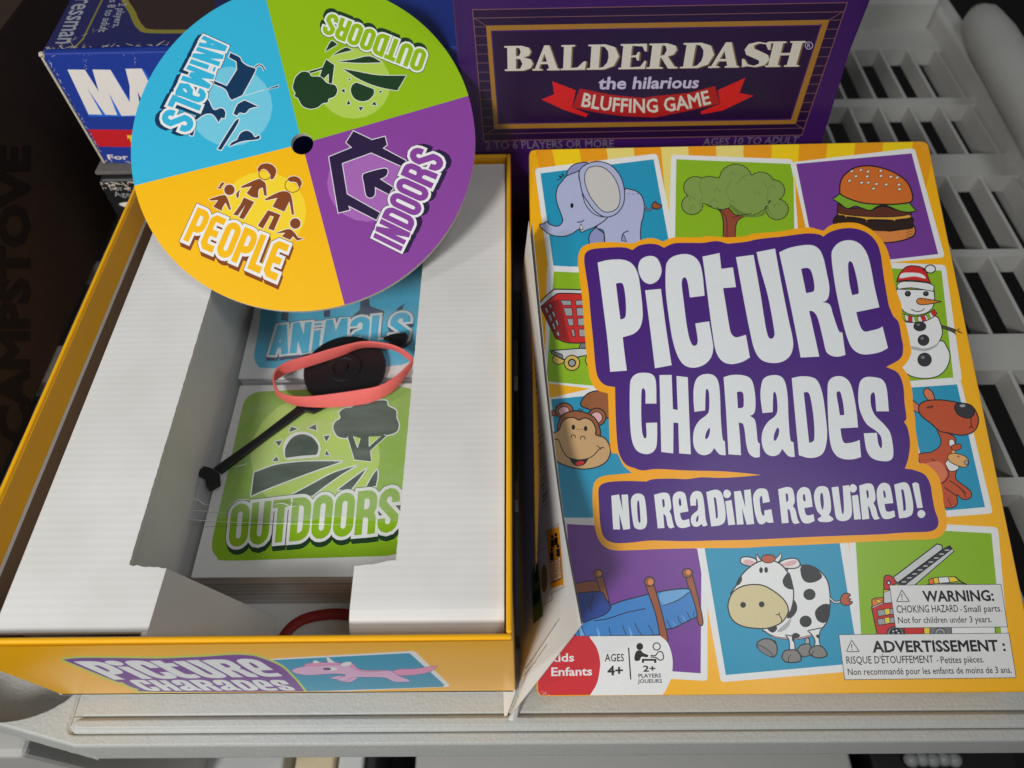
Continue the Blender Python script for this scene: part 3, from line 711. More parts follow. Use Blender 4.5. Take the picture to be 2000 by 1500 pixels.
# ------------------------------------------------------------------ the title lettering, outlines read once and used on lid and side
TZ = Z(2.857, 1120, 420); NZ = Z(2.778, 1140, 880)
LET = [
 ['135,265c 200,250 280,250 330,275 360,330 375,420 385,520 385,580 370,630 340,660 310,672 275,682c 285,770 298,868c 205,875c 190,700 165,500 150,380', '237,382c 262,378 278,390 288,440 293,500 292,560 280,578 262,582c 250,490'],
 ['425,228 465,240 488,285 490,325 470,365 430,385 392,370 368,330 362,285 380,245'],
 ['400,420c 488,412c 515,620 548,838c 455,855c 430,650'],
 ['515,300 525,260 555,232 610,218 660,225 700,260 720,330 732,450c 650,460c 640,390 630,355 618,348 607,360 605,400 615,480 630,600 645,680 660,720 675,730 690,720 693,690 680,605c 757,593c 770,670 780,740 765,800 720,840 660,852 610,830 575,770 550,680 530,550 515,420'],
 ['720,232c 815,212c 825,300c 890,292c 907,402c 835,408c 850,500 868,610 880,660 905,682 940,675 962,668c 985,795c 940,820 880,832 830,815 795,760 775,650 750,460 735,340'],
 ['907,235c 1005,222c 1045,450 1072,620 1088,680 1104,690 1118,680 1120,640 1085,450 1040,290 1022,207c 1125,187c 1160,380 1200,580 1222,680 1225,740 1205,790 1160,820 1100,825 1045,805 1010,750 985,650 950,470'],
 ['1148,208c 1200,185 1270,170 1330,168 1370,190 1395,240 1415,330 1428,400 1425,450 1410,478 1388,485c 1430,500 1450,560 1480,645 1500,655c 1518,780c 1480,790 1440,785 1410,760 1395,700 1365,580 1340,540 1315,535c 1330,600 1372,790c 1268,795c 1235,620 1190,400', '1270,300c 1305,295 1325,310 1340,360 1345,410 1335,428 1298,435c 1285,370'],
 ['1440,230 1455,180 1490,150 1540,140 1590,155 1630,200 1655,270 1680,400 1707,515c 1578,542c 1590,590 1605,630 1625,650 1660,645 1700,635 1725,622c 1755,742c 1710,765 1640,778 1590,770 1550,735 1520,660 1490,540 1460,390', '1545,258 1560,275 1580,350 1592,425 1588,440c 1555,447c 1540,380 1533,300 1535,265'],
 ['315,960 325,910 355,885 400,880 440,890 460,930 463,1052c 402,1052c 402,990 395,970 388,968 380,985 378,1100 382,1200 392,1240 402,1245 408,1230 405,1160c 467,1158c 467,1240 460,1300 430,1330 390,1332 350,1310 325,1250 315,1130'],
 ['480,893c 548,892c 552,1000 555,1083c 582,1088c 578,990 575,898c 638,905c 645,1100 655,1335c 590,1330c 585,1160c 558,1158c 557,1330c 490,1322c 485,1100'],
 ['675,1098c 670,1030 672,960 690,910 730,888 780,893 808,930 818,1010 822,1130 832,1245 845,1262c 850,1340c 815,1335 785,1300c 765,1328 730,1340 695,1328 672,1290 668,1235 678,1185 705,1145 740,1118 757,1088 757,1000 748,972 738,985 735,1090c', '755,1190 740,1215 735,1245 742,1250 755,1235 762,1205 760,1188'],
 ['838,905c 880,893 940,893 985,910 1005,950 1015,1020 1015,1080 1005,1110 985,1120c 1010,1140 1020,1180 1028,1260 1040,1275c 1040,1350c 1010,1352 980,1330 965,1280 955,1200 945,1165 922,1158c 930,1250 935,1340c 865,1335c 855,1150 845,1000', '912,988c 935,985 948,1000 950,1060 942,1075 918,1078c'],
 ['1055,1105c 1045,1030 1045,970 1060,915 1100,895 1150,897 1180,930 1195,1010 1200,1130 1210,1250 1228,1268c 1235,1350c 1200,1345 1165,1305c 1145,1335 1110,1345 1075,1330 1055,1290 1050,1240 1062,1190 1090,1150 1122,1125 1138,1092 1135,1020 1125,988 1115,1000 1112,1100c', '1135,1190 1120,1225 1118,1255 1128,1258 1142,1235 1148,1205 1145,1190'],
 ['1218,910c 1270,900 1330,905 1365,930 1390,1000 1405,1100 1415,1200 1412,1270 1395,1325 1360,1350 1310,1355 1258,1340c 1240,1150', '1285,990c 1310,990 1325,1030 1340,1130 1345,1220 1340,1260 1315,1272c 1300,1130'],
 ['1418,970 1430,920 1465,900 1510,905 1545,940 1565,1010 1580,1100 1588,1185c 1490,1190c 1497,1240 1510,1270 1540,1272 1570,1265 1597,1255c 1605,1350c 1565,1362 1510,1362 1465,1340 1435,1280 1422,1150', '1475,985 1490,990 1505,1050 1512,1115c 1487,1118c 1478,1060 1468,1000'],
 ['1590,985 1600,930 1630,905 1680,905 1725,920 1748,970 1760,1095c 1690,1095c 1685,1030 1680,995 1670,990 1658,1010 1662,1070 1685,1120 1730,1165 1765,1210 1780,1270 1785,1340 1765,1370 1715,1372 1665,1355 1635,1310 1620,1218c 1693,1215c 1700,1270 1710,1295 1720,1300 1722,1270 1715,1235 1690,1205 1640,1170 1610,1120 1592,1060'],
]
hs = hom([(135, 265), (205, 875), (1755, 742), (1785, 1370)], [LZ(512, 258), LZ(795, 384), LZ(1972, 357), UZ(150, 514)])
for g in LET:
    a.add('title_print', 'title_white', *[[hs(*p[:2]) for p in spline(parse(t), True, 2)] for t in g])
a.build(ffr, (0, -1, 0), tr)

# ------------------------------------------------------------------ corrugated inserts
ZI = 0.083
def ragged(p, q, n, amp):
    out = []; p = np.array(p, float); q = np.array(q, float); d = q - p; m = np.array([-d[1], d[0]]) / np.linalg.norm(d)
    for i in range(n): out.append(tuple(p + d * i / n + m * random.uniform(-amp, amp)))
    return out
def insert_panel(outline, zt_, name, parent, thick=0.0026):
    V = []; n = len(outline)
    V = [(x, y, zt_) for x, y in outline] + [(x, y, zt_ - thick) for x, y in outline]
    Fc = [tuple(range(n)), tuple(range(2 * n - 1, n - 1, -1))] + [(i, (i + 1) % n, (i + 1) % n + n, i + n) for i in range(n)]
    return mesh(name, V, Fc, 'corrugated', parent)
def u2(x, y): return tuple(unz(x, y, ZI)[:2])
il = thing('card_insert', 'white corrugated insert with a torn notch along the left of the open game box', 'insert', (-0.17, 0.2, 0.003))
yf = 0.0722; yb = Y1 - 0.004
oL0 = u2(116, 900)[0]; iL = u2(336, 800)[0]
n1 = u2(252, 1103); n2 = u2(325, 1110); n3 = u2(287, 1236)
oL = oL0 + 0.0008
out = [(oL, yb), (oL, yf), (n3[0], yf)] + [n2] + ragged(n2, n1, 9, 0.0004)[1:] + ragged(n1, (iL, yb), 300, 0.00012) + [(iL, yb)]
insert_panel(out, ZI, 'top_panel', il)
# rolled front lip
yr = 0.0825
def lip(x0, x1, parent, z0=ZI):
    V = []; Fc = []; pr = [(yr + 0.0001, z0), (0.0795, z0 - 0.0003), (0.0765, z0 - 0.0013), (0.0738, z0 - 0.0032), (0.0720, z0 - 0.006), (0.0712, z0 - 0.010), (0.0710, z0 - 0.03), (0.0735, z0 - 0.03), (0.0738, z0 - 0.010), (0.0755, z0 - 0.0055), (0.0785, z0 - 0.0033), (yr + 0.0001, z0 - 0.0026)]
    for x in (x0, x1): V += [(x, y, z) for y, z in pr]
    n = len(pr); Fc = [(j, (j + 1) % n, (j + 1) % n + n, j + n) for j in range(n)] + [tuple(range(n))[::-1], tuple(range(n, 2 * n))]
    return mesh('front_lip', V, Fc, 'corrugated', parent, smooth=False)
prism('inner_wall', [(iL - 0.0026, n1[1], ZI - 0.003), (iL - 0.0026, yb, ZI - 0.003), (iL - 0.0003, yb, ZI - 0.003), (iL - 0.0003, n1[1], ZI - 0.003)], (0, 0, -(ZI - 0.006)), 'corrugated', il)
prism('outer_wall', [(oL, 0.076, ZI - 0.003), (oL, yb, ZI - 0.003), (oL + 0.0025, yb, ZI - 0.003), (oL + 0.0025, 0.076, ZI - 0.003)], (0, 0, -(ZI - 0.006)), 'corrugated', il)
f1 = np.array([*n2, ZI]); f2 = np.array([n3[0], yf - 0.002, ZI]); f3 = uny(540, 1207, n2[1]); f4 = f3.copy(); f4[1] = yf - 0.002
fn = np.cross(f2 - f1, f3 - f1); fn /= np.linalg.norm(fn); fn = fn if fn[2] > 0 else -fn
prism('folded_flap', [f1, f2, f4, f3], -fn * 0.0026, 'corrugated', il)
ir = thing('card_insert', 'white corrugated insert along the right of the open game box beside the card packs', 'insert', (-0.03, 0.2, 0.003))
iR = (u2(824, 520)[0] + u2(773, 1095)[0]) / 2; r1 = u2(773, 1095); r2 = u2(692, 1105); r3 = u2(677, 1236); oR = X1 - t_ - 0.0008
out = [(r3[0], yr), (oR, yr), (oR, yb), (iR, yb)] + ragged((iR, yb), r1, 300, 0.00008)[1:] + ragged(r1, r2, 9, 0.0004) + [r2]
insert_panel(out, ZI, 'top_panel', ir)
lip(r3[0], oR, ir)
prism('inner_wall', [(iR, r1[1], ZI - 0.003), (iR, yb, ZI - 0.003), (iR + 0.0025, yb, ZI - 0.003), (iR + 0.0025, r1[1], ZI - 0.003)], (0, 0, -(ZI - 0.006)), 'corrugated', ir)
prism('folded_flap', [(r2[0] + 0.0001, 0.0745, ZI - 0.006), (r2[0] + 0.0001, r2[1], ZI - 0.006), (r2[0] + 0.0026, r2[1], ZI - 0.006), (r2[0] + 0.0026, 0.0745, ZI - 0.006)], (0, 0, -(ZI - 0.009)), 'corrugated', ir)

# ------------------------------------------------------------------ card packs
ZC = 0.040
K = Z(3.948, 360, 740); R4 = Z(4, 360, 520)
fc = lambda x, y: unz(x, y, ZC + 0.0004)
def pack(name, label, xl, y0, y1, parts):
    t = thing(name, label, 'card pack', (xl + 0.045, (y0 + y1) / 2, 0.0029), 'shrink wrapped card packs')
    boxes('card_stack', [(xl, xl + 0.094, y0, y1, 0.0029, ZC)], 'card_edge', t, 0.0008)
    return t
cA = unz(468, 752, ZC); cB = unz(372, 1129, ZC)
p1 = pack('card_pack', 'pack of white cards with a green landscape emblem on its top card', cB[0], cB[1], cA[1], 0)
a = Art(L('469,753 860,748 860,1125 373,1128'), 'top_card', 'paper')
a.add('top_card', 'green', S('440,250 480,150 560,103 700,92 1100,75 1560,58 1690,62 1765,95 1790,170c 1680,1290 1640,1345 1560,1366c 900,1385 330,1402 250,1372 213,1300 235,1150 340,700', K))
a.add('top_card', 'disc_green_light', E(1010, 600, 500, 470, K))
fo = 'disc_forest'
def co(pts, m=fo, w=2.2): a.fill('top_card', m, pts, 'white', w)
for t in ('820,365 885,385 805,415', '945,380 1015,345 1025,400', '695,480 760,470 730,525', '1070,440 1130,430 1095,490', '670,640 715,590 730,635', '1080,590 1095,545 1125,592'): co(L(t, K), w=1.6)
a.add('top_card', 'white', E(905, 540, 146, 134, K)); a.add('top_card', 'disc_green_light', L('760,628 1060,600 1060,800 760,800', K))
co(S('772,580 780,520 830,450 905,422 985,445 1035,510 1035,560 1020,590c 900,598 780,615c', K))
co(S('535,720c 700,660 900,635 1100,630 1235,635c 1000,715 800,790 620,860 510,910c', K))
co(S('1350,660c 1150,720 960,820 780,915c 990,905c 1100,820 1230,730', K)); co(S('1415,680c 1330,740 1170,860c 1290,855c 1370,750', K)); co(S('1490,690c 1450,740 1395,840c 1480,830c 1495,750', K))
co(S('1145,380 1160,330 1200,300 1190,260 1230,225 1290,215 1320,190 1400,190 1480,165 1560,165 1575,205 1635,240 1640,300 1658,350 1640,410 1560,438 1480,425 1400,450 1330,440 1250,460 1180,445', K))
a.add('top_card', 'disc_green_light', L('1300,438 1362,455 1335,525', K)); a.add('top_card', 'disc_green_light', L('1420,445 1512,428 1425,500', K))
co(S('1258,450c 1300,430c 1335,530c 1362,440c 1425,440c 1425,520c 1530,425c 1562,440c 1435,555c 1445,640c 1310,625c', K, sub=1), w=1.5); a.add('top_card', fo, L('1270,400 1540,400 1540,440 1420,446 1420,460 1365,460 1300,440 1262,460', K))
wq = quad(K(365, 968), K(1672, 832), K(1640, 1180), K(335, 1300))
word(a, 'top_card', 'OUTDOORS', wq, 'green', 'white', fo, (1.5, 10), w=.37, grow=.15)
for k_ in range(44): a.add('top_card', 'sheet_text', E(122 + 590 * k_ / 43, 1143 - 24 * k_ / 43, 4.2, 3, K, n=6))
a.build(fc, (0, 0, 1), p1)
cD = unz(464, 741, ZC); cE = unz(492, 620, ZC)
p2 = pack('card_pack', 'pack of white cards with a blue emblem behind the black spinner base', cD[0] + 0.0005, cD[1] + 0.0002, cD[1] + 0.1, 0)
a = Art(L('465,740 860,735 900,380 550,380'), 'top_card', 'paper')
a.add('top_card', 'disc_blue', S('545,700 560,600 590,420 650,-200c 1960,-200c 1830,640c 1700,770 1100,792 640,796 570,770', R4))
for t in ('755,420 765,350 815,350 810,430', '1090,400 1090,340 1140,340 1140,395', '1370,340 1380,240 1440,230 1450,310 1560,350 1560,385 1310,390', '1650,340 1720,290 1700,350'): a.add('top_card', 'disc_navy', L(t, R4))
wq = quad(R4(690, 462), R4(1775, 352), R4(1755, 600), R4(660, 700))
word(a, 'top_card', 'ANiMaLS', wq, 'disc_blue', 'white', 'disc_navy', (1.2, 7), w=.37, grow=.13)
a.build(fc, (0, 0, 1), p2)
# clear film over the packs
def filmsheet():
    nx, ny = 70, 60; V = []; Fc = []
    x0 = iL + 0.0005; x1 = iR + 0.03; y0 = unz(560, 1018, ZC)[1]; y1 = 0.30
    for j in range(ny + 1):
        for i in range(nx + 1):
            x = x0 + (x1 - x0) * i / nx; y = y0 + (y1 - y0) * j / ny
            z = ZC + 0.0011 + 0.0004 * math.sin(x * 160 + y * 90) * math.sin(y * 210 + 1.3) + 0.00025 * math.sin(x * 620 - y * 330)
            if x < cB[0]: z += (cB[0] - x) * 0.35 - 0.0002
            yy = y + (0.0012 * math.sin(x * 130) if j == 0 else 0)
            V.append((x, yy, z))
    for j in range(ny):
        for i in range(nx):
            q = j * (nx + 1) + i; Fc.append((q, q + 1, q + nx + 2, q + nx + 1))
    o = mesh('plastic_wrap', V, Fc, 'clear_film', None, smooth=True)
    tag(o, 'clear crinkled plastic wrap lying over both card packs', 'plastic wrap')
    def crease_glint(t, r):  # raised white strand: a film fold with its highlight put into the colour
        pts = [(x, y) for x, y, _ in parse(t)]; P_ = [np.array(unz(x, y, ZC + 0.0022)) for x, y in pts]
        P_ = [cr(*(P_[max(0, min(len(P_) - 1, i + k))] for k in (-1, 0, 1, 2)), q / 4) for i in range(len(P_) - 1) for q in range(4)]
        n_ = len(P_); tube('crease_glint', P_, [r * max(0.12, math.sin(math.pi * i / (n_ - 1))) for i in range(n_)], 'crease_highlight', o, n=6, flat=0.5)
    for t, r in (('352,981 385,976 402,986 440,984', .00022), ('345,1012 430,1019 560,1023 770,1026', .00016), ('362,996 410,999 470,1005', .00013), ('448,987 470,975 500,978', .0002), ('450,913 475,908 485,903', .0002), ('535,986 552,983 570,990 585,984', .00022), ('372,975 395,968', .00012), ('400,880 425,872', .0001)): crease_glint(t, r)
filmsheet()
# black spinner pointer lying on the film
ZP = ZC + 0.0022
sp = thing('spinner_pointer', 'black plastic spinner base and arrow inside the red rubber band', 'spinner', (-0.085, 0.22, ZP))
def ppx(t, z_, zz=ZP): return [np.array(unz(*z_(p[0], p[1]), zz)) for p in parse(t)]
cc = unz(672, 716, ZP + 0.003); rd = 0.0212
V = []; Fc = []; n = 64; prf = [(1, 0), (1.0, 0.0013), (0.97, 0.0020), (0.42, 0.0022), (0.40, 0.0031), (0.27, 0.0031), (0.25, 0.0024), (0.10, 0.0024), (0.085, 0.0034), (0.0, 0.0035)]
for r_, z_ in prf:
    for k in range(n): V.append((cc[0] + rd * r_ * math.cos(2 * math.pi * k / n), cc[1] + rd * r_ * math.sin(2 * math.pi * k / n), ZP + z_))
for i in range(len(prf) - 1):
    for k in range(n): Fc.append((i * n + k, i * n + (k + 1) % n, (i + 1) * n + (k + 1) % n, (i + 1) * n + k))
Fc.append(tuple(range(n))[::-1])
mesh('base_disc', V, Fc, 'black_plastic', sp)
prism('arrow_shaft', ppx('880,225 925,265 640,470 290,740 235,700 560,470', K), (0, 0, 0.0022), 'black_plastic', sp, 0.0005)
prism('arrow_tail', ppx('165,685 235,705 280,745 285,830 205,872 180,845 172,785 90,745', K, ZP + 0.0001), (0, 0, 0.0022), 'black_plastic', sp, 0.0005)
prism('arrow_tip', ppx('1555,575 1640,545 1735,535 1752,560 1735,625 1700,655 1620,620', R4), (0, 0, 0.0025), 'black_plastic', sp, 0.0007)
prism('arrow_collar', ppx('860,225 960,200 1080,205 1060,250 1000,275 930,260', K, ZP + 0.0002), (0, 0, 0.0018), 'black_plastic', sp, 0.0006)
# rubber bands
def band(name, base, top, z0, h, z_, m, label, th=0.0009):
    B = [np.array(p) for p in base]; Tt = [np.array(p) for p in top]; V = []; Fc = []
    def sm(P): return [cr(P[i - 1], P[i], P[(i + 1) % len(P)], P[(i + 2) % len(P)], t / 4) for i in range(len(P)) for t in range(4)]
    B = sm(B); Tt = sm(Tt); n = len(B)
    for b, t in zip(B, Tt):
        V.append(unz(*z_(*b), z0)); V.append((np.array(unz(*z_(*b), z0)) + unz(*z_(*t), z0 + h)) / 2 ); V.append(unz(*z_(*t), z0 + h))
    for i in range(n):
        j = (i + 1) % n
        for k in range(2): Fc.append((i * 3 + k, j * 3 + k, j * 3 + k + 1, i * 3 + k + 1))
    o = mesh(name, V, Fc, m, None, smooth=True); s = o.modifiers.new('s', 'SOLIDIFY'); s.thickness = th; s.offset = 0
    b = o.modifiers.new('b', 'BEVEL'); b.width = 0.0003; b.segments = 2
    return tag(o, label, 'rubber band')
base = [(700, 905), (710, 965), (745, 1025), (850, 1080), (1000, 1100), (1200, 1100), (1400, 1078), (1530, 1035), (1640, 965), (1720, 870), (1778, 775), (1735, 715), (1640, 655), (1500, 632), (1370, 640), (1240, 692), (1100, 742), (950, 790), (820, 830), (740, 872)]
top_ = [(697, 860), (712, 930), (745, 985), (850, 1015), (1000, 1014), (1180, 992), (1380, 962), (1530, 930), (1650, 862), (1735, 785), (1783, 722), (1735, 668), (1640, 620), (1520, 596), (1400, 588), (1270, 612), (1120, 652), (970, 697), (830, 735), (735, 785)]
band('rubber_band', base, top_, ZP + 0.0030, 0.0066, R4, 'rubber', 'salmon red rubber band looped around the black spinner base')
Z7 = Z(2.5, 360, 900)
pts = [unz(*Z7(x, y), 0.0042) for x, y in ((430, 960), (470, 890), (510, 825), (570, 780), (640, 758), (720, 748), (800, 752), (880, 775), (930, 830))]
pts = [cr(*(np.array(pts[max(0, min(len(pts) - 1, i + k))]) for k in (-1, 0, 1, 2)), t / 4) for i in range(len(pts) - 1) for t in range(4)]
tag(tube('rubber_band', pts, 0.0026, 'old_rubber', flat=0.45), 'dark red rubber band on the box floor in front of the card packs', 'rubber band')

# ================================================================== the round spinner card
dn = np.array([0.003, -0.465, 0.885]); dn /= np.linalg.norm(dn); DR = 0.0845
d0 = CAMP + ray(591.2, 277.7) / F * (0.2481 * DR / 0.06)
d0 = d0 + np.array([0, 0, 0.0])
dk = thing('spinner_card', 'round spinner card in four coloured quarters leaning over the open game box', 'spinner card', tuple(d0))
du = np.cross(dn, (0, 0, 1.0)); du /= np.linalg.norm(du); dv = np.cross(dn, du)
dt = 0.0028
nseg = 160; hr = 0.0055
hc = un(590, 281, d0, dn)
V = []; Fc = []
for k in range(nseg):
    a_ = 2 * math.pi * k / nseg; dirv = du * math.cos(a_) + dv * math.sin(a_)
    V += [d0 + dirv * DR - dn * 0.0003, d0 + dirv * DR - dn * dt, hc + dirv * hr - dn * dt, hc + dirv * hr - dn * 0.0003]
for k in range(nseg):
    j = (k + 1) % nseg
    for q in range(4): Fc.append((k * 4 + q, j * 4 + q, j * 4 + (q + 1) % 4, k * 4 + (q + 1) % 4))
mesh('board', V, Fc, 'chipboard', dk)
def pj(P):
    q = ROT.T @ (np.asarray(P) - CAMP); return (F * q[0] / q[2] + 1000, F * q[1] / q[2] + 750)
ring = [pj(d0 + (du * math.cos(2 * math.pi * k / nseg) + dv * math.sin(2 * math.pi * k / nseg)) * DR) for k in range(nseg)]
hole = [pj(hc + (du * math.cos(2 * math.pi * k / 40) + dv * math.sin(2 * math.pi * k / 40)) * hr) for k in range(40)]
a = Art(ring, 'yellow_quarter', 'disc_yellow')
c0 = (590, 281); e1 = (505, -60); e2 = (960, 174); e3 = (690, 660); e4 = (200, 378)
def far(p, k=1.6): return (c0[0] + (p[0] - c0[0]) * k, c0[1] + (p[1] - c0[1]) * k)
a.add('blue_quarter', 'disc_blue', [c0, far(e4), (0, -400), far(e1)])
a.add('green_quarter', 'disc_green', [c0, far(e1), (1200, -400), far(e2)])
a.add('purple_quarter', 'disc_purple', [c0, far(e2), (1200, 900), far(e3)])
Z2 = Z(5, 240, 0); Z3 = Z(5, 560, 0); Z4 = Z(4.41, 240, 280); Z5 = Z(3.572, 560, 200)
a.add('blue_quarter', 'disc_blue_light', E(450, 208, 82, 78)); a.add('green_quarter', 'disc_green_light', E(691, 163, 72, 69))
a.add('yellow_quarter', 'disc_yellow_light', E(514, 413, 84, 78)); a.add('purple_quarter', 'disc_purple_light', E(717, 358, 78, 75))
def sf(part, t, m, z_, w=1.6, sub=3): a.add(part, 'disc_white', *stroke(S(t, z_, sub=sub), w * 2, True)); a.add(part, m, S(t, z_, sub=sub))
nv = 'disc_navy'; b_q = 'blue_quarter'
a.add(b_q, 'disc_white', *stroke(S('1285,665 1320,635 1360,645 1385,690', Z2, False), 5)); a.line(b_q, nv, S('1285,665 1320,635 1360,645 1385,690', Z2, False), 2.4)
sf(b_q, '1050,515c 1140,560 1160,600 1210,640 1285,665c 1290,700 1165,930c 1065,975c 1040,950 1000,870 890,820c 895,790c 1015,840c 1115,680c 1110,600c 1035,560c', nv, Z2)
sf(b_q, '1190,980c 1320,1040c 1240,1060 1195,1105 1140,1100 1115,1130c 1080,1110c 1120,1020', nv, Z2)
sf(b_q, '780,980 830,970 870,1050 900,1075 960,1055 1000,1090 995,1155c 960,1150c 935,1195c 900,1140 860,1110 790,1120 720,1170c 700,1150 740,1090', nv, Z2)
sf(b_q, '925,1455c 1095,1185 1125,1200 960,1465c', nv, Z2)
sf(b_q, '1040,1430c 1060,1395 1115,1365c 1150,1300 1210,1275 1260,1300 1290,1340 1330,1320 1335,1350 1290,1365 1160,1380', nv, Z2)
sf(b_q, '650,1310 690,1260 695,1290 680,1325', nv, Z2); sf(b_q, '1385,880c 1520,830c 1515,850c', nv, Z2, 0.8); a.line(b_q, 'disc_white', L('1190,935 1385,875', Z2), 1.0)
word(a, b_q, 'ANiMaLS', quad(Z2(1035, 425), Z2(650, 1315), Z2(352, 1188), Z2(782, 347)), 'disc_blue', 'disc_white', nv, (-9, 3), w=.38, grow=.15)
fg = 'disc_forest'; g_q = 'green_quarter'
for t in ('545,670c 700,700 900,735 1165,738c 1080,885c 900,850 720,780', '490,600c 650,580 810,548 930,610c 700,615', '440,545c 570,465 640,490c 520,520', '375,505c 435,400 495,435c', '625,890 640,830 680,805c 850,870c 850,920 800,975 730,990 660,960'): sf(g_q, t, fg, Z3, 1.1)
for t in ('600,770c 625,765c 610,790c', '530,885c 565,865c 568,910c', '600,975c 585,1025c 625,1015c', '700,1045c 750,1045c 722,1085c', '825,1020c 865,990c 875,1030c', '905,885c 935,890c 905,915c'): sf(g_q, t, fg, Z3, 1.0)
sf(g_q, '385,580c 465,635c 440,830c 410,830c 410,720c 360,770c 325,740c 345,680c 220,720c 220,695c 350,660c', fg, Z3, 1.1)
sf(g_q, '90,750 150,700 220,710 240,745 330,750 380,800 420,820 470,830 495,880 470,940 410,965 400,1000 350,1010 300,1050 220,1062 150,1030 110,960 75,940 85,910 60,860 70,800', fg, Z3, 1.1)
word(a, g_q, 'OUTDOORS', quad(Z3(1305, 710), Z3(335, 318), Z3(412, 118), Z3(1380, 500)), 'disc_green', 'disc_white', fg, (-2, -8), w=.38, grow=.15)
pv = 'disc_violet'; p_q = 'purple_quarter'
sf(p_q, '465,200c 595,262c 685,238c 700,295c 670,320c 830,405c 810,450c 590,350c 385,425c 420,640c 650,770c 625,820c 430,720c 440,750c 360,770c 295,380c 455,315c 415,280c', pv, Z5, 1.4, 1)
sf(p_q, '530,510 560,490 680,460 705,480 690,515 650,535c 745,595c 710,640c 615,590c 615,640 590,665 555,650 540,570', pv, Z5, 1.4)
word(a, p_q, 'INDOORS', quad(Z5(597, 945), Z5(885, 297), Z5(1112, 395), Z5(797, 1045)), 'disc_purple', 'disc_white', pv, (11, -3), w=.38, grow=.15)
br = 'disc_brown'; y_q = 'yellow_quarter'
for t in ('1160,222 1190,182 1250,172 1300,195 1322,240 1300,300 1272,312c 1268,270 1230,225 1190,225 1168,248c', '1020,370c 1160,308 1200,320 1230,350 1240,455c 1215,445c 1205,380c 1170,400 1165,472c 1110,460 1065,428c 1110,370c 1022,385c', '1042,465c 1132,505c 1040,655c 1000,640c 1055,530c 990,622c 950,615c 1010,530',
          '1418,305 1470,282 1520,300 1542,345 1520,385c 1490,335 1440,330', '1222,480c 1330,425 1400,412 1450,450 1475,612c 1455,615c 1435,500c 1390,588c 1288,545c 1330,470c 1232,492c', '1250,575c 1358,615c 1300,752c 1250,735c 1300,632c 1270,622c 1205,735c 1162,708c',
          '745,480c 860,445 900,470 932,572c 915,572c 885,510c 860,550 850,582c 778,545c 820,490c 750,492c', '1312,775c 1420,738 1470,760 1510,812c 1560,820c 1500,838c 1465,800c 1440,832c 1368,800c 1400,770c', '855,335c 838,352 830,375 805,380c 840,392 858,365 878,342c', '985,475c 975,440 995,410 1012,405c 1000,430 1000,455'): sf(y_q, t, br, Z4, 1.0)
for x_, y_ in ((918, 400), (1485, 690)): a.add(y_q, 'disc_white', E(x_, y_, 53, 53, Z4)); a.add(y_q, br, E(x_, y_, 46, 46, Z4))
a.add(y_q, br, *stroke(E(1462, 362, 66, 60, Z4), 1.6, True)); a.add(y_q, br, *stroke(E(1225, 262, 54, 50, Z4), 1.6, True))
word(a, y_q, 'PEOPLE', quad(Z4(645, 548), Z4(1445, 880), Z4(1330, 1190), Z4(515, 835)), 'disc_yellow', 'disc_white', br, (2, 9), w=.38, grow=.16)
a.layers.append(('hole', 'black', [hole]))
obs = a.build(lambda x, y: un(x, y, d0, dn), dn, dk)
if 'hole' in obs: bpy.data.objects.remove(obs['hole'])
# ================================================================== the tilted lid
cTL, cTR, cBR, cBL = (1033, 291), (1813, 274), (2036, 1352), (1048, 1361)
LBL = np.array([0.0058, 0.0618, 0.0213]); LBR = np.array([0.2138, 0.0605, 0.0238]); LTL = np.array([0.0063, 0.3166, 0.1006])
ln = np.cross(LBR - LBL, LTL - LBL); ln /= np.linalg.norm(ln); ln = ln if ln[2] > 0 else -ln
lf = lambda x, y: un(x, y, LBL, ln)
q = [lf(*c) for c in (cBL, cBR, cTR, cTL)]
lid = thing('game_box_lid', 'yellow picture lid with a big purple title, tilted against the purple box', 'box lid', tuple((q[0] + q[1]) / 2 - ln * 0.034))
cen = sum(q) / 4
def rounded(k, d, r):
    c = [p + (cen - p) / np.linalg.norm(cen - p) * k for p in q]; out = []
    for i in range(4):
        p, a_, b_ = c[i], c[i - 1], c[(i + 1) % 4]; u_ = (a_ - p) / np.linalg.norm(a_ - p); v_ = (b_ - p) / np.linalg.norm(b_ - p)
        for t in (0, .25, .5, .75, 1): out.append(p + u_ * r * (1 - t) ** 2 + v_ * r * t ** 2 - ln * d)
    return out
V = []; Fc = []
lay = [rounded(0.0009, 0.0002, 0.0034), rounded(0.0003, 0.0005, 0.0036), rounded(0.0, 0.0012, 0.0038), rounded(0, 0.034, 0.0038), rounded(0.0026, 0.034, 0.003), rounded(0.0026, 0.003, 0.003)]
for l_ in lay: V += l_
m_ = len(lay[0])
for i in range(5):
    for k in range(m_): Fc.append((i * m_ + k, i * m_ + (k + 1) % m_, (i + 1) * m_ + (k + 1) % m_, (i + 1) * m_ + k))
Fc += [tuple(range(m_)), tuple(range(5 * m_, 6 * m_))]
mesh('lid_shell', V, Fc, 'yellow_wrap', lid)
a = Art(S('1045,293c 1400,285c 1800,277c 1807,279 1812,286c 1872,570c 1958,1020c 2030,1337c 2030,1343 2024,1348c 1500,1355c 1064,1359c 1056,1357 1051,1350c 1042,800c 1036,304c 1037,296', sub=3), 'lid_print', 'yellow_wrap')
for x0, x1, m in ((1073, 1127, 'stripe_yellow'), (1181, 1235, 'stripe_pale'), (1289, 1343, 'stripe_pale'), (1398, 1452, 'stripe_pale'), (1508, 1562, 'stripe_yellow'), (1617, 1672, 'stripe_yellow'), (1727, 1785, 'stripe_yellow')):
    a.add('lid_print', m, [(x0, 270), (x1, 268), (x1 + (1450 - x1) * .12, 480), (x0 + (1450 - x0) * .12, 480)])
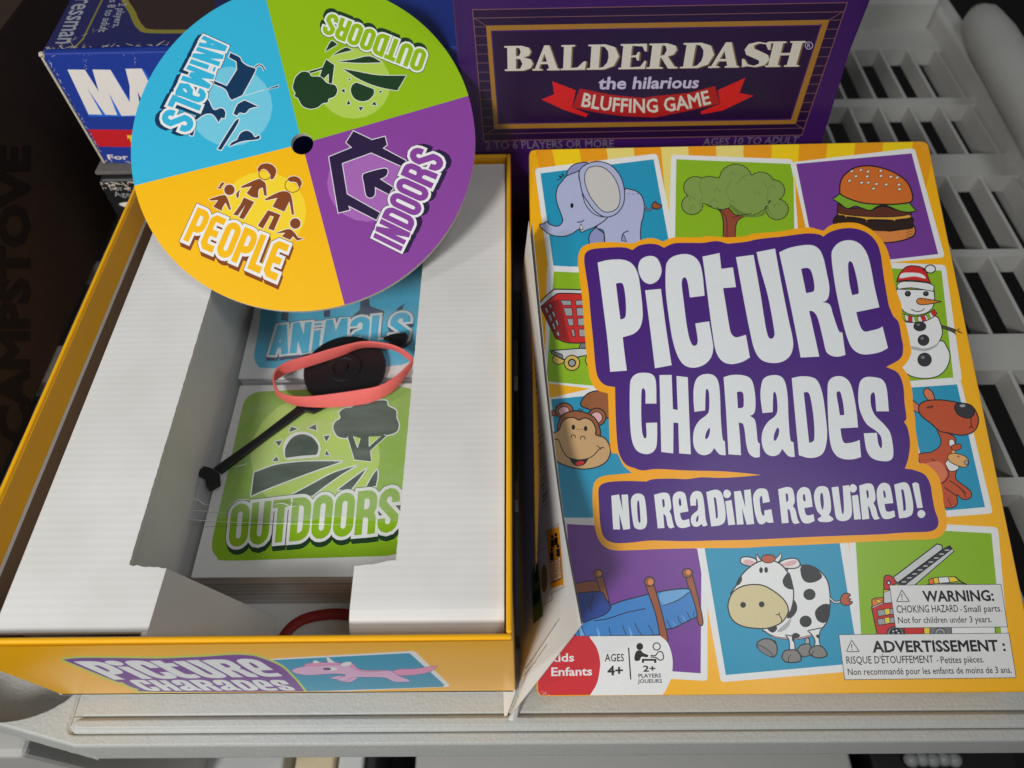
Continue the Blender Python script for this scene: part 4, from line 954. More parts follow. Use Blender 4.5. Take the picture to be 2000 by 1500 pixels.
for x0, x1 in ((1040, 1073), (1127, 1181), (1235, 1289), (1343, 1398), (1452, 1508), (1562, 1617), (1672, 1727), (1785, 1830)):
    a.add('lid_print', 'orange', [(x0, 270), (x1, 268), (x1 + (1450 - x1) * .12, 480), (x0 + (1450 - x0) * .12, 480)])
EZ = Z(5, 1020, 270); BZ = Z(4, 1400, 270); SZ = Z(2.7778, 1700, 480); CZ = Z(2.8846, 1020, 480); XZ = Z(3.5725, 1020, 980); WZ = Z(5, 1360, 1040); FZ = Z(4.1675, 1600, 1020)
PART = ['lid_print']
def pic(part, outer, inner, colour):
    PART[0] = part; a.add(part, 'white', outer); a.add(part, colour, inner)
def f_(t, m, z_, w=1.5, line='line', sub=3): a.fill(PART[0], m, S(t, z_, sub=sub), line, w)
def e_(x, y, rx, ry, m, z_, w=1.4, rot=0, line='line'): a.fill(PART[0], m, E(x, y, rx, ry, z_, rot), line, w)
def l_(t, z_, w=1.5, m='line'): a.line(PART[0], m, S(t, z_, False, 3), w)
# elephant
pic('elephant_picture', RP('122,296 1318,148 1500,1050 1500,1330 262,1312', EZ, 40), L('178,342 1283,205 1425,970 1470,1270 305,1250', EZ), 'teal')
f_('440,365 450,310 500,260 570,238 640,240 600,300 560,330', 'elephant_shade', EZ)
f_('830,770 720,870 790,900 805,1000 800,1100c 1170,1100c 1155,960 1160,850 1185,750 1192,650 1170,570 1120,520 1050,498 1000,500 900,600', 'elephant', EZ)
f_('720,870c 670,920 650,980 668,1080c 805,1080c 800,930c', 'elephant_shade', EZ)
l_('1190,660 1225,700 1280,680', EZ, 3.4, 'line'); l_('1190,660 1225,700 1280,680', EZ, 1.6, 'elephant_shade')
f_('1275,680 1268,650 1300,618 1320,640 1365,655c 1330,692', 'wood', EZ)
f_('440,365 385,425 345,480 330,560 345,650 375,730 395,790 385,830 350,858 300,852 262,835 248,812c 225,820 205,835 172,840c 175,865 215,900 260,935 340,958 420,955 490,930 555,888 580,920 620,900 700,870 780,820 835,768 900,600 800,300 640,250 560,315', 'elephant', EZ)
f_('555,330 600,270 680,235 760,228 860,260 940,340 985,440 1000,550 985,650 930,730 850,768 780,760 700,700 640,620 590,540 565,430', 'elephant', EZ)
f_('650,290 720,272 800,290 880,360 935,460 955,560 945,650 900,705 830,722 770,700 690,610 640,520 610,420 615,340', 'cream', EZ, 1.2)
a.add(PART[0], 'line', E(485, 657, 16, 25, EZ)); l_('535,820 580,815 605,795', EZ); f_('575,830c 592,890 560,882c', 'white', EZ, 1.0); l_('970,1000 985,930 1040,905', EZ); f_('970,1000c 985,935 1020,1010c', 'elephant_shade', EZ, 1.0)
l_('335,410 375,392 360,368 392,380 388,345 415,372', EZ, 1.3); l_('558,320 552,370 562,415', EZ); l_('585,540 620,650 700,740 790,770', EZ, 1.3)
for x_ in (1040, 1085, 1125): a.add(PART[0], 'elephant_shade', E(x_, 545, 12, 9, EZ))
# tree
pic('tree_picture', RP('1311,302 1548,311 1562,490 1306,490', ID, 8), L('1321,311 1544,320 1550,350 1552,490 1318,490'), 'green')
f_('1376,402c 1402,408 1412,430 1412,472c 1436,472c 1440,432 1470,417c 1438,420 1425,408 1410,405', 'bark', ID, 1.4)
LB = ((1510, 372, 21), (1437, 350, 30), (1358, 366, 21), (1518, 409, 20), (1408, 378, 32), (1385, 372, 28), (1352, 400, 19), (1462, 381, 41), (1486, 360, 24))
def lobe(x_, y_, r_): return [(x_ + (r_ + 1.5 * abs(math.sin(k * math.pi / 6))) * math.cos(k * math.pi / 60), y_ + .93 * (r_ + 1.5 * abs(math.sin(k * math.pi / 6))) * math.sin(k * math.pi / 60)) for k in range(0, 120, 2)]
for b_ in LB: a.add(PART[0], 'line', lobe(b_[0], b_[1], b_[2] + 1.7))
for b_ in LB: a.add(PART[0], 'leaf', lobe(*b_))
for t in ('1372,345 1366,362 1372,380', '1428,352 1418,372 1425,392', '1490,352 1500,372 1498,392', '1500,394 1502,412 1512,424', '1372,384 1368,396 1372,410', '1438,362 1450,346 1466,342'): l_(t, ID, 1.1, 'leaf_shade')
a.add(PART[0], 'leaf', E(1400, 384, 20, 16)); a.add(PART[0], 'leaf_shade', S('1425,398 1450,414 1480,420 1500,405 1490,421 1460,424 1436,416'))
for x_, y_ in ((1450, 350), (1478, 378), (1430, 395), (1351, 388), (1400, 372), (1353, 405), (1508, 365), (1517, 400), (1395, 392), (1430, 340)): l_(f'{x_-6},{y_+4} {x_},{y_-4} {x_+7},{y_+3}', ID, 1.2, 'leaf_shade')
l_('1400,405 1418,424 1420,465', ID, 1.0); l_('1430,425 1450,420 1468,417', ID, 1.0)
# burger
pic('burger_picture', RP('583,188 1545,76 1782,930 1300,975 700,720', BZ, 34), L('620,200 1522,118 1730,905 1380,945 900,985 720,690', BZ), 'purple')
f_('1160,690c 1350,725 1540,685c 1552,720 1530,770 1420,805 1300,817 1200,800', 'bun_light', BZ, 2)
f_('940,600 1000,610 1150,635 1400,645 1525,620 1532,660 1520,700 1350,722 1200,715 1100,690 915,668', 'dark_meat', BZ, 1.6)
f_('945,510c 1020,545 1120,545 1200,560 1300,530 1420,565 1515,575c 1505,600 1300,620 1100,610 940,592c', 'meat', BZ, 1.6)
f_('945,585c 1050,602 1250,615 1420,610 1505,595c 1512,622 1400,637 1390,655 1370,640 1190,635 1170,655 1150,630 1020,612 1008,628 995,605 952,602', 'cheese', BZ, 1.2)
f_('905,475c 965,430c 1040,475 1150,505 1300,515 1500,500c 1560,568c 1500,578 1420,565 1320,525 1250,535 1200,565 1130,545 1080,530 1020,550 960,510', 'lettuce', BZ, 1.7)
f_('960,400 970,330 1010,275 1080,230 1180,215 1290,232 1400,275 1480,335 1520,410 1525,490 1440,512 1300,517 1150,507 1040,475 970,440', 'bun', BZ, 2)
for t in '1055,258 1125,248 1182,260 1280,255 1087,297 1175,298 1283,295 1360,300 1410,307 1037,332 1132,347 1182,347 1248,357 1323,362 1423,363 1225,393 1427,398'.split():
    x_, y_ = map(float, t.split(',')); e_(x_, y_, 15, 10, 'seed', BZ, 0.8, rot=-0.3)
for y_ in (700, 720, 740, 760): l_(f'{1480},{y_+18} {1535},{y_}', BZ, 0.8)
# kangaroo then snowman
pic('kangaroo_picture', RP('150,745 490,728 665,1452 300,1480', SZ, 24), L('180,772 470,752 622,1418 350,1442', SZ), 'teal')
f_('330,1120c 375,1090 382,1050 360,1000c 440,1025 465,1060 440,1120 470,1200 462,1262 520,1310 548,1340 540,1370 500,1376 470,1352 472,1400 440,1422 380,1420c 300,1250c 262,1165c 262,1130', 'roo', SZ)
f_('225,835c 268,872 262,905 220,885c', 'roo_light', SZ); f_('290,785 310,772 340,800 350,838c 312,838c 292,810', 'roo_light', SZ)
f_('265,905 265,865 300,842 380,836 470,850 550,870 585,930 580,980 550,1015 490,1028 420,1015 375,1005 330,965 290,935', 'roo', SZ, 1.8)
f_('460,865 480,852 540,862 565,890 555,925 520,935 475,915 458,885', 'nose', SZ); e_(500, 868, 16, 8, 'mid_grey', SZ, 0, line=None)
l_('302,882 318,872 318,884', SZ); l_('322,880 336,868 336,882', SZ); l_('545,935 548,982', SZ); l_('534,988 548,982 560,990', SZ)
f_('428,1055 450,1052 458,1082 430,1088', 'white', SZ, 1.1); f_('440,1085 485,1075 490,1100 450,1112', 'roo', SZ, 1.2); f_('405,1180c 428,1160 478,1195 468,1217 430,1222', 'white', SZ, 1.2)
f_('420,1140 450,1125 510,1140 535,1172 515,1202 470,1192 430,1170', 'joey', SZ, 1.2); e_(520, 1176, 11, 14, 'mid_grey', SZ, 0.8); l_('470,1145 478,1140 482,1150', SZ, 1); e_(450, 1118, 12, 9, 'joey', SZ, 0.9)
l_('330,1155 400,1200 426,1240 405,1278 380,1290', SZ); l_('400,1310 450,1345 470,1360', SZ); l_('430,1275 470,1300 520,1345', SZ); l_('500,1330 520,1370', SZ, 1); l_('420,1370 440,1415', SZ, 1)
f_('300,1180c 370,1170 408,1210 415,1245 390,1280 350,1290', 'roo_light', SZ, 0, None)
pic('snowman_picture', RP('90,90 408,104 498,735 150,770', SZ, 22), L('110,122 386,135 450,715 160,738', SZ), 'green')
f_('130,640c 215,705 300,720 370,705 415,660 432,600 415,550 375,512 220,540c 130,560c', 'white', SZ)
f_('388,432c 450,450 505,478c 470,462 492,448c 466,458 458,470 475,495c 450,470 388,446c', 'twig', SZ, 1.1)
f_('150,410c 260,415 350,380 380,420 390,480 360,535 300,560 220,552 150,530c', 'white', SZ); a.add(PART[0], 'cow_shade', S('225,545 300,558 350,540 372,515 360,545 300,572 230,562', SZ))
f_('140,235c 345,240c 348,290 335,340 290,370 230,375 180,355 150,300', 'white', SZ)
sc = 'white'
f_('165,365c 230,385 300,375 345,345c 362,368c 320,400 250,418 185,405c', 'white', SZ, 1.2)
for t, m in (('165,365 183,370 192,405 180,402', 'green'), ('205,378 225,382 228,415 205,410', 'red'), ('238,384 255,383 262,416 245,417', 'green'), ('270,380 292,376 305,407 285,413', 'red'), ('300,372 315,365 330,396 316,402', 'green'), ('325,358 345,345 362,368 345,386', 'red')): a.fill(PART[0], m, L(t, SZ), 'line', 0.8)
f_('143,195 160,150 200,112 262,112 300,130c 318,185 330,205c 300,197 220,187 160,192', 'red', SZ); a.add(PART[0], 'white', S('158,168 180,147 270,150 300,178 240,166 168,176', SZ))
f_('143,212c 180,193 300,200 346,217c 342,248c 300,240 220,228 150,236c', 'white', SZ, 1.3); l_('285,128 305,128', SZ, 4); e_(325, 126, 28, 22, 'white', SZ, 1.6)
for x_, y_, rx, ry in ((203, 260, 15, 14), (301, 260, 14, 12), (268, 437, 33, 25), (288, 512, 30, 29), (294, 618, 37, 36)): e_(x_, y_, rx, ry, 'nose', SZ, 1.2); a.add(PART[0], 'grey', E(x_ - rx * .25, y_ - ry * .35, rx * .3, ry * .25, SZ))
f_('250,300 265,285 300,288 390,303c 310,318 265,318', 'carrot', SZ, 1.3); l_('222,345 250,357 280,352 292,340', SZ, 1.3)
for x_ in (275, 295, 318): l_(f'{x_},290 {x_+5},300', SZ, 0.8)
# cart
pic('cart_picture', RP('140,110 500,130 440,812 126,772', CZ, 16), L('178,145 420,155 420,790 135,765', CZ), 'green')
f_('330,545c 375,545c 365,585c 318,582c', 'grey', CZ, 1.3, sub=1); e_(205, 640, 34, 28, 'gold_wheel', CZ); f_('160,590c 330,578c 390,580c 390,612c 230,642c 165,605c', 'pale_grey', CZ, 1.6, sub=1); f_('160,590c 225,612c 232,640c 168,608c', 'grey', CZ, 1.2, sub=1)
e_(280, 660, 44, 43, 'gold_wheel', CZ, 1.6); e_(280, 660, 20, 20, 'mid_grey', CZ, 2.0); e_(400, 645, 44, 40, 'gold_wheel', CZ)
f_('100,335c 180,272 220,255 400,262c 400,545c 262,547 190,522c 130,400', 'basket', CZ, 1.8); l_('212,300 240,440 265,540', CZ, 2.2, 'dark_red')
a.add(PART[0], 'dark_red', L('104,338 205,300 258,540 192,520 132,400', CZ))
for t in ('215,308 275,308 278,335 228,335', '300,308 360,305 360,335 302,335', '232,350 280,350 283,395 245,395', '305,350 360,348 360,395 308,395', '252,410 287,410 290,450 262,450', '312,410 360,405 360,450 315,450', '275,470 292,470 298,512 285,512', '318,470 370,470 370,512 322,512',
          '125,352 140,345 150,375 138,382', '148,332 160,324 170,345 158,355', '145,395 160,385 172,420 160,430', '165,375 178,365 188,395 178,405', '165,440 180,430 190,470 180,475', '185,420 197,415 205,445 198,455', '190,490 205,480 212,505 202,512'): a.fill(PART[0], 'mid_grey', L(t, CZ), 'line', 1.0)
f_('90,328c 165,255 205,245 400,250c 400,274c 225,268 180,282 100,348c', 'pale_grey', CZ, 1.8)
# monkey
pic('monkey_picture', L('1064,779 1172,755 1300,800 1300,1020 1096,1020'), L('1077,780 1165,771 1300,820 1300,1011 1098,1011'), 'teal')
f_('330,900 350,850 400,820 480,825 520,900c 500,980c 400,930', 'monkey', CZ, 1.8); f_('140,940 170,930 210,928 195,960 168,955 165,1000 152,1012 150,970', 'monkey', CZ, 1.5)
e_(237, 930, 50, 45, 'monkey', CZ, 1.8); e_(235, 932, 31, 26, 'pink', CZ, 1.2); e_(420, 965, 52, 50, 'monkey', CZ, 1.8); e_(418, 968, 33, 32, 'pink', CZ, 1.2)
f_('200,1040 210,980 240,945 300,930 370,945 420,985 442,1065 400,1100 250,1100', 'monkey', CZ, 1.8); l_('310,930 325,918 330,930 345,920', CZ, 1.2)
f_('155,1065 205,1042 220,1000 250,972 290,968 320,982 350,970 390,985 415,1030 415,1065 460,1080 490,1120 496,1170 470,1220 410,1250 330,1258 250,1240 185,1205 160,1140', 'monkey_face', CZ, 1.8)
a.add(PART[0], 'line', E(288, 1022, 10, 15, CZ)); a.add(PART[0], 'line', E(357, 1030, 10, 15, CZ)); l_('300,1033 345,1036', CZ, 1, 'wood')
l_('275,1082 280,1066 298,1070 300,1082', CZ, 1.3); l_('328,1092 333,1074 350,1076 354,1092', CZ, 1.3)
l_('180,1092 205,1095 228,1155 270,1200 330,1206 390,1190 430,1150 445,1138 462,1138', CZ, 1.5); l_('420,1125 440,1140 445,1150', CZ, 1.2)
f_('268,1195c 330,1208 372,1197c 350,1230 310,1240 282,1222', 'line', CZ, 1.2); a.add(PART[0], 'red', S('300,1225 325,1213 350,1218 335,1234 312,1238', CZ))
# bed
pic('bed_picture', RP('280,118 500,125 1262,320 1292,480 1292,1250 1020,1235 240,950', XZ, 26), L('312,155 500,165 1228,330 1250,500 1245,1197 1000,1180 360,1000', XZ), 'purple')
f_('340,580c 450,555 530,560 560,630c 350,660c', 'wood', XZ); f_('512,528c 565,525c 612,715c 570,700c', 'wood', XZ, 1.6); e_(530, 502, 30, 30, 'wood', XZ); e_(538, 500, 16, 17, 'bun_light', XZ, 0, line=None)
f_('1140,520c 1188,515c 1225,660 1262,840 1232,855 1205,740 1165,620', 'wood', XZ, 1.7); e_(1152, 497, 34, 32, 'wood', XZ, 1.7); e_(1160, 492, 17, 17, 'bun_light', XZ, 0, line=None)
f_('330,880c 610,725 800,665 1000,620 1150,605 1180,640 1210,740 1220,800 1180,820 1120,850 1060,880 1010,890 960,920 900,932 440,940c 380,940c', 'blanket', XZ, 1.8)
a.add(PART[0], 'blanket_light', S('960,640 1060,618 1150,615 1165,632 1090,680 985,720', XZ)); f_('390,875c 412,868c 440,938c 400,938c', 'blanket_light', XZ, 1.2, sub=1)
f_('340,660 480,628 560,632 580,670 612,715 616,745 570,790 480,822 420,840 340,800', 'pillow', XZ, 1.6); l_('500,660 475,720 485,770', XZ, 1.2)
l_('500,830 600,815 720,775 860,745', XZ, 1.4); l_('985,725 1090,685 1168,628', XZ, 1.4)
for t in ('605,875 612,905 622,938', '700,865 715,905 728,938', '785,845 805,890 838,935', '880,860 905,900 915,930', '1012,825 1020,850 1042,885', '1085,795 1095,830 1115,855', '1145,765 1160,790 1175,822', '1200,760 1195,790 1205,805'): l_(t, XZ, 1.1)
for t in ('520,880 535,900 545,938 530,938', '740,870 760,900 770,930 755,930', '1040,830 1060,850 1070,872', '1110,790 1130,810 1140,840'): a.add(PART[0], 'blanket_light', S(t, XZ))
f_('860,585c 918,580c 960,720 1016,950 1002,972 968,962 930,780', 'wood', XZ, 1.7); e_(888, 557, 35, 33, 'wood', XZ, 1.7); e_(896, 560, 20, 22, 'bun_light', XZ, 0, line=None)
# cow
pic('cow_picture', RP('5,140 1482,90 1652,1345 240,1462', WZ, 36), L('78,140 1398,92 1590,1275 288,1392', WZ), 'teal')
f_('720,1060 770,1060 780,1120 740,1110', 'pale_grey', WZ); f_('590,1090 640,1045 720,1040 780,1090 790,1160 760,1215 700,1200 620,1150', 'hoof', WZ, 1.8); f_('590,1095c 640,1110 720,1165 760,1215c 700,1205 620,1155', 'grey', WZ, 1.1)
f_('1065,1030c 1100,1030c 1110,1100c 1060,1100c', 'cow_shade', WZ, sub=1); f_('985,1160 1010,1110 1060,1090 1110,1095 1125,1180 1080,1208 1030,1208', 'hoof', WZ, 1.6)
f_('900,350 1020,322 1120,325 1210,380 1280,470 1305,600 1305,720 1285,850 1225,940 1120,1010 1000,1035 860,1035 740,1010 670,965 650,935 700,700', 'white', WZ, 1.9)
for t in ('1020,335 1080,322 1150,335 1228,420 1190,470 1110,492 1050,470 1022,410', '1300,705 1240,700 1180,740 1158,790 1185,860 1248,885 1285,840 1303,760', '700,935 780,915 785,950 750,978 715,965'): a.add(PART[0], 'cow_black', S(t, WZ))
a.add(PART[0], 'cow_black', E(1105, 605, 60, 56, WZ)); a.add(PART[0], 'cow_black', E(1068, 868, 60, 57, WZ)); a.add(PART[0], 'cow_shade', S('790,960 870,890 930,830 900,920 830,970', WZ))
f_('720,995 780,1018 880,1030 1000,1030 1120,1000 1120,1015 1000,1042 870,1042 760,1025', 'pink', WZ, 0.9)
f_('865,1000c 905,1050 910,1150c 965,1150c 960,1090 945,1040 935,1010c', 'white', WZ, 1.6); a.add(PART[0], 'cow_black', S('935,1050 935,1000 970,980 1012,1000 1000,1025 960,1035 950,1070', WZ))
f_('1085,960c 1130,1000 1160,1060 1150,1110c 1215,1105c 1200,1060 1205,980 1225,930c', 'white', WZ, 1.6); a.add(PART[0], 'cow_black', S('1165,1010 1195,995 1202,1040 1185,1030', WZ))
f_('835,1220 860,1160 920,1145 975,1150 1015,1190 1025,1240 990,1265 930,1270 870,1262', 'hoof', WZ, 1.8); f_('1105,1150 1150,1110 1215,1108 1260,1150 1278,1195 1240,1220 1170,1222 1115,1195', 'hoof', WZ, 1.8)
l_('925,1195 900,1220 900,1262', WZ, 1.2); l_('975,1150 1010,1190 1025,1240', WZ, 1.2); l_('1150,1155 1130,1185 1140,1212', WZ, 1.2)
l_('1305,640 1350,680 1415,675', WZ, 4.2); l_('1305,640 1350,680 1415,675', WZ, 2.0, 'white'); f_('1408,660 1425,610 1470,592 1505,610 1480,640 1510,650 1490,670 1535,675c 1500,705 1450,710 1415,690', 'tuft', WZ, 1.6)
f_('580,200c 620,255 635,275 595,290', 'white', WZ); f_('830,198c 832,240 800,290 762,275', 'white', WZ)
f_('430,270 450,242 520,240 590,270 560,325 490,322 440,300', 'white', WZ, 1.8); a.add(PART[0], 'pink', S('455,285 500,265 575,290 550,315 490,312', WZ))
f_('800,310 860,265 960,252 1005,285 1010,325 960,350 850,345', 'white', WZ, 1.8); a.add(PART[0], 'pink', S('825,315 880,290 960,272 982,295 930,325 850,330', WZ))
f_('400,505 440,420 520,340 610,285 700,270 790,290 860,345 910,430 945,540 950,640 930,740 900,780 600,800 340,640', 'white', WZ, 1.9)
a.add(PART[0], 'cow_black', S('905,390 860,430 842,480 865,530 915,555 945,548 935,470', WZ)); a.add(PART[0], 'cow_black', S('955,660 985,720 975,780 930,830 885,832 925,740', WZ)); a.add(PART[0], 'cow_black', S('440,425 445,470 415,512 385,515 410,450', WZ))
f_('310,740 320,660 360,580 450,525 560,508 660,520 760,575 850,650 895,730 890,800 830,880 720,930 600,938 450,915 350,850', 'muzzle', WZ, 1.9)
for x_, y_ in ((457, 707), (638, 702)): a.add(PART[0], 'line', E(x_, y_, 28, 29, WZ))
a.add(PART[0], 'line', E(632, 368, 18, 29, WZ)); a.add(PART[0], 'line', E(682, 366, 18, 29, WZ)); l_('775,802 800,800 818,782', WZ, 1.3); l_('805,798 830,840 832,875', WZ, 1.5)
f_('650,280 632,245 650,235 655,212c 675,228 685,208c 700,225 718,205c 725,225 750,210c 748,232 765,228c 765,245 775,255 740,290 690,298', 'tuft', WZ, 1.3)
# fire engine
pic('truck_picture', RP('242,120 1000,15 1455,40 1540,985 292,985', FZ, 36), L('295,130 1000,68 1402,90 1490,985 345,985', FZ), 'green')
f_('425,690c 520,650c 590,650c 900,700c 900,1000c 490,1000c', 'red', FZ, 1.6, sub=1)
f_('525,550c 580,530c 600,655c 525,660c', 'pale_grey', FZ, 1.4, sub=1); f_('525,545c 570,532c 578,552c 526,572c', 'sun_yellow', FZ, 1.0, sub=1); f_('428,630c 455,617c 522,614c 522,652c 432,690c', 'sun_orange', FZ, 1.4, sub=1); f_('455,625c 515,640c 480,662c', 'sun_yellow', FZ, 0.8, sub=1)
f_('430,690c 520,652c 522,662c 434,702c', 'pale_grey', FZ, 0.9, sub=1)
for d in (0, 72):
    f_(f'470,{716+d}c 700,{690+d}c 700,{735+d}c 482,{766+d}c', 'mid_grey', FZ, 1.2, sub=1); f_(f'530,{706+d}c 572,{700+d}c 578,{748+d}c 538,{756+d}c', 'sun_yellow', FZ, 0.9, sub=1)
e_(620, 908, 70, 60, 'grey', FZ, 1.6); e_(622, 900, 46, 38, 'black', FZ); 
for k in range(5): a.add(PART[0], 'pale_grey', E(622 + 24 * math.cos(k * 1.26), 900 + 20 * math.sin(k * 1.26), 8, 7, FZ))
f_('690,850c 850,850c 862,1000c 705,1000c', 'red', FZ, 1.4, sub=1); f_('850,850c 900,850c 905,1000c 862,1000c', 'sun_yellow', FZ, 1.2, sub=1); f_('900,850c 1075,850c 1085,1000c 905,1000c', 'grey', FZ, 1.2, sub=1); e_(985, 900, 45, 40, 'mid_grey', FZ, 1.2); e_(985, 905, 22, 22, 'grey', FZ, 1.0)
f_('1075,850c 1430,850c 1442,1000c 1085,1000c', 'white', FZ, 1.2, sub=1)
f_('640,500c 1005,222c 1062,192c 1096,236c 765,520c', 'nose', FZ, 1.8, sub=1); f_('765,520c 1096,236c 1085,215c 700,510c', 'pale_grey', FZ, 0.9, sub=1)
for k in range(9):
    t = k / 8; x_ = 672 + 350 * t; y_ = 486 - 258 * t; l_(f'{x_},{y_} {x_+36},{y_-2}', FZ, 2.0, 'pale_grey')
f_('600,450c 960,176c 1000,188c 1002,222c 636,495c', 'pale_grey', FZ, 1.7, sub=1)
f_('525,520c 530,445 562,430 602,450 632,495c 582,518c 570,548c 530,548c', 'red', FZ, 1.6); e_(565, 490, 19, 19, 'black', FZ, 0.6); a.add(PART[0], 'white', E(566, 493, 9, 10, FZ))
f_('885,520c 905,500 1190,500c 1230,520c', 'pale_grey', FZ, 1.4)
for t, m in (('890,466 928,453 940,500 898,508', 'sun_orange'), ('926,454 970,448 980,496 938,501', 'sun_yellow'), ('968,448 1052,444 1066,490 978,497', 'white'), ('1050,444 1108,444 1140,480 1064,491', 'sun_yellow')): a.fill(PART[0], m, L(t, FZ), 'line', 1.2)
l_('1108,444 1145,478 1195,506', FZ, 2)
# badge
PART[0] = 'age_badge'
a.add('age_badge', 'white', S('470,938c 962,935c 1012,980 1042,1060 1050,1140 1038,1230 1000,1318 975,1350c 470,1352c', XZ))
a.add('age_badge', 'badge_red', S('90,930c 465,938c 520,1020 543,1110 540,1180 520,1270 474,1348c 90,1352c', XZ))
a.add('age_badge', 'white', *T('Kids', quad(XZ(186, 1062), XZ(362, 1058), XZ(362, 1113), XZ(186, 1116)), 0.02)); a.add('age_badge', 'white', *T('Enfants', quad(XZ(203, 1158), XZ(486, 1154), XZ(488, 1210), XZ(203, 1215)), 0.02))
a.add('age_badge', 'black', *T('AGES', quad(XZ(575, 1063), XZ(710, 1062), XZ(711, 1112), XZ(576, 1114)), 0.012)); a.add('age_badge', 'black', *T('4+', quad(XZ(592, 1148), XZ(702, 1146), XZ(704, 1208), XZ(594, 1210)), 0.03))
a.line('age_badge', 'black', L('742,1018 757,1240', XZ), 2.6)
a.add('age_badge', 'black', *T('2+', quad(XZ(843, 1145), XZ(930, 1143), XZ(931, 1183), XZ(844, 1185)), 0.03)); a.add('age_badge', 'black', *T('PLAYERS', quad(XZ(810, 1201), XZ(968, 1199), XZ(969, 1226), XZ(811, 1228)), 0.02)); a.add('age_badge', 'black', *T('JOUEURS', quad(XZ(806, 1239), XZ(975, 1237), XZ(976, 1263), XZ(806, 1265)), 0.02))
a.add('age_badge', 'black', E(820, 1010, 24, 25, XZ)); a.add('age_badge', 'black', S('782,1088 795,1045 825,1036 845,1055 878,1070 872,1085 832,1082 820,1106 790,1110', XZ))
a.add('age_badge', 'black', *stroke(E(938, 1010, 25, 25, XZ), 2.2, True)); a.line('age_badge', 'black', S('895,1072 930,1072 950,1048 976,1050 986,1090 962,1106 930,1086 895,1084', XZ, False), 2.2); a.add('age_badge', 'black', L('835,1096 936,1096 936,1124 920,1124 920,1110 850,1110 850,1124 835,1124', XZ))
# title
yo = [TZ(*p[:2]) + (p[2],) for p in parse('30,320 25,250 40,190 90,160 200,150 330,158c 400,132 450,130 500,148c 560,125 700,125 750,118 860,125c 960,118 1010,103 1150,92 1300,68 1395,88c 1440,55 1520,42 1600,50 1680,95 1740,170 1770,260 1790,380 1812,450 1830,500 1835,570c 1858,620 1880,720 1885,770 1862,820 1835,850c 1870,900 1890,980 1895,1060 1905,1130 1910,1200 1925,1300 1925,1385c')] \
   + [NZ(*p[:2]) + (p[2],) for p in parse('1860,75 1920,130 1945,210 1952,280 1970,360 1968,420 1940,460 1890,480 1740,485 1640,490 1400,502 1200,512 1000,520 860,528 620,530 400,535 280,540 160,540 100,510 65,440 50,330 48,230 60,170 100,140 170,130 262,122c 215,80 185,20')] \
   + [TZ(*p[:2]) + (p[2],) for p in parse('210,1320 200,1200 195,1060 192,995c 130,975 95,920 80,840 70,740 60,620 50,480 40,400')]
pu = [TZ(*p[:2]) + (p[2],) for p in parse('60,255 68,212 105,190 190,182 280,180 330,195c 365,170 420,160 470,165 505,182c 560,158 640,155 720,155 800,145 860,160c 910,155 970,148 1010,138c 1080,128 1150,122c 1220,112 1310,102 1370,108 1395,120c 1430,95 1500,75 1570,75 1640,100 1690,150 1715,220 1730,330 1750,450 1762,510 1785,565c 1815,600 1830,680 1840,740 1825,800 1745,848c 1810,880 1840,950 1848,1050 1858,1130 1845,1155c 1865,1190 1878,1270 1870,1350 1850,1415c')] \
   + [NZ(*p[:2]) + (p[2],) for p in parse('1790,105 1850,130 1880,180 1890,240 1905,320 1925,380 1915,420 1870,440 1740,445 1600,455 1400,462 1200,470 1000,480 860,485 700,488 550,492 370,488 250,500 160,500 110,470 90,400 82,280 80,215 95,185 140,170 240,165 340,168c 380,155 480,152 560,155 640,145 740,148 860,142 962,132c 870,122 740,112 560,108 400,100 320,108 275,95')] \
   + [TZ(*p[:2]) + (p[2],) for p in parse('290,1390 255,1330 242,1240 235,1100 232,960c 180,950 145,920 125,860 110,700 95,550 85,430 70,330')]
a.add('title_banner', 'banner_yellow', [tuple(p) for p in spline(yo)]); a.add('title_banner', 'title_purple', [tuple(p) for p in spline(pu)])
for g in LET: a.add('title_lettering', 'title_white', *[S(t, TZ) for t in g])
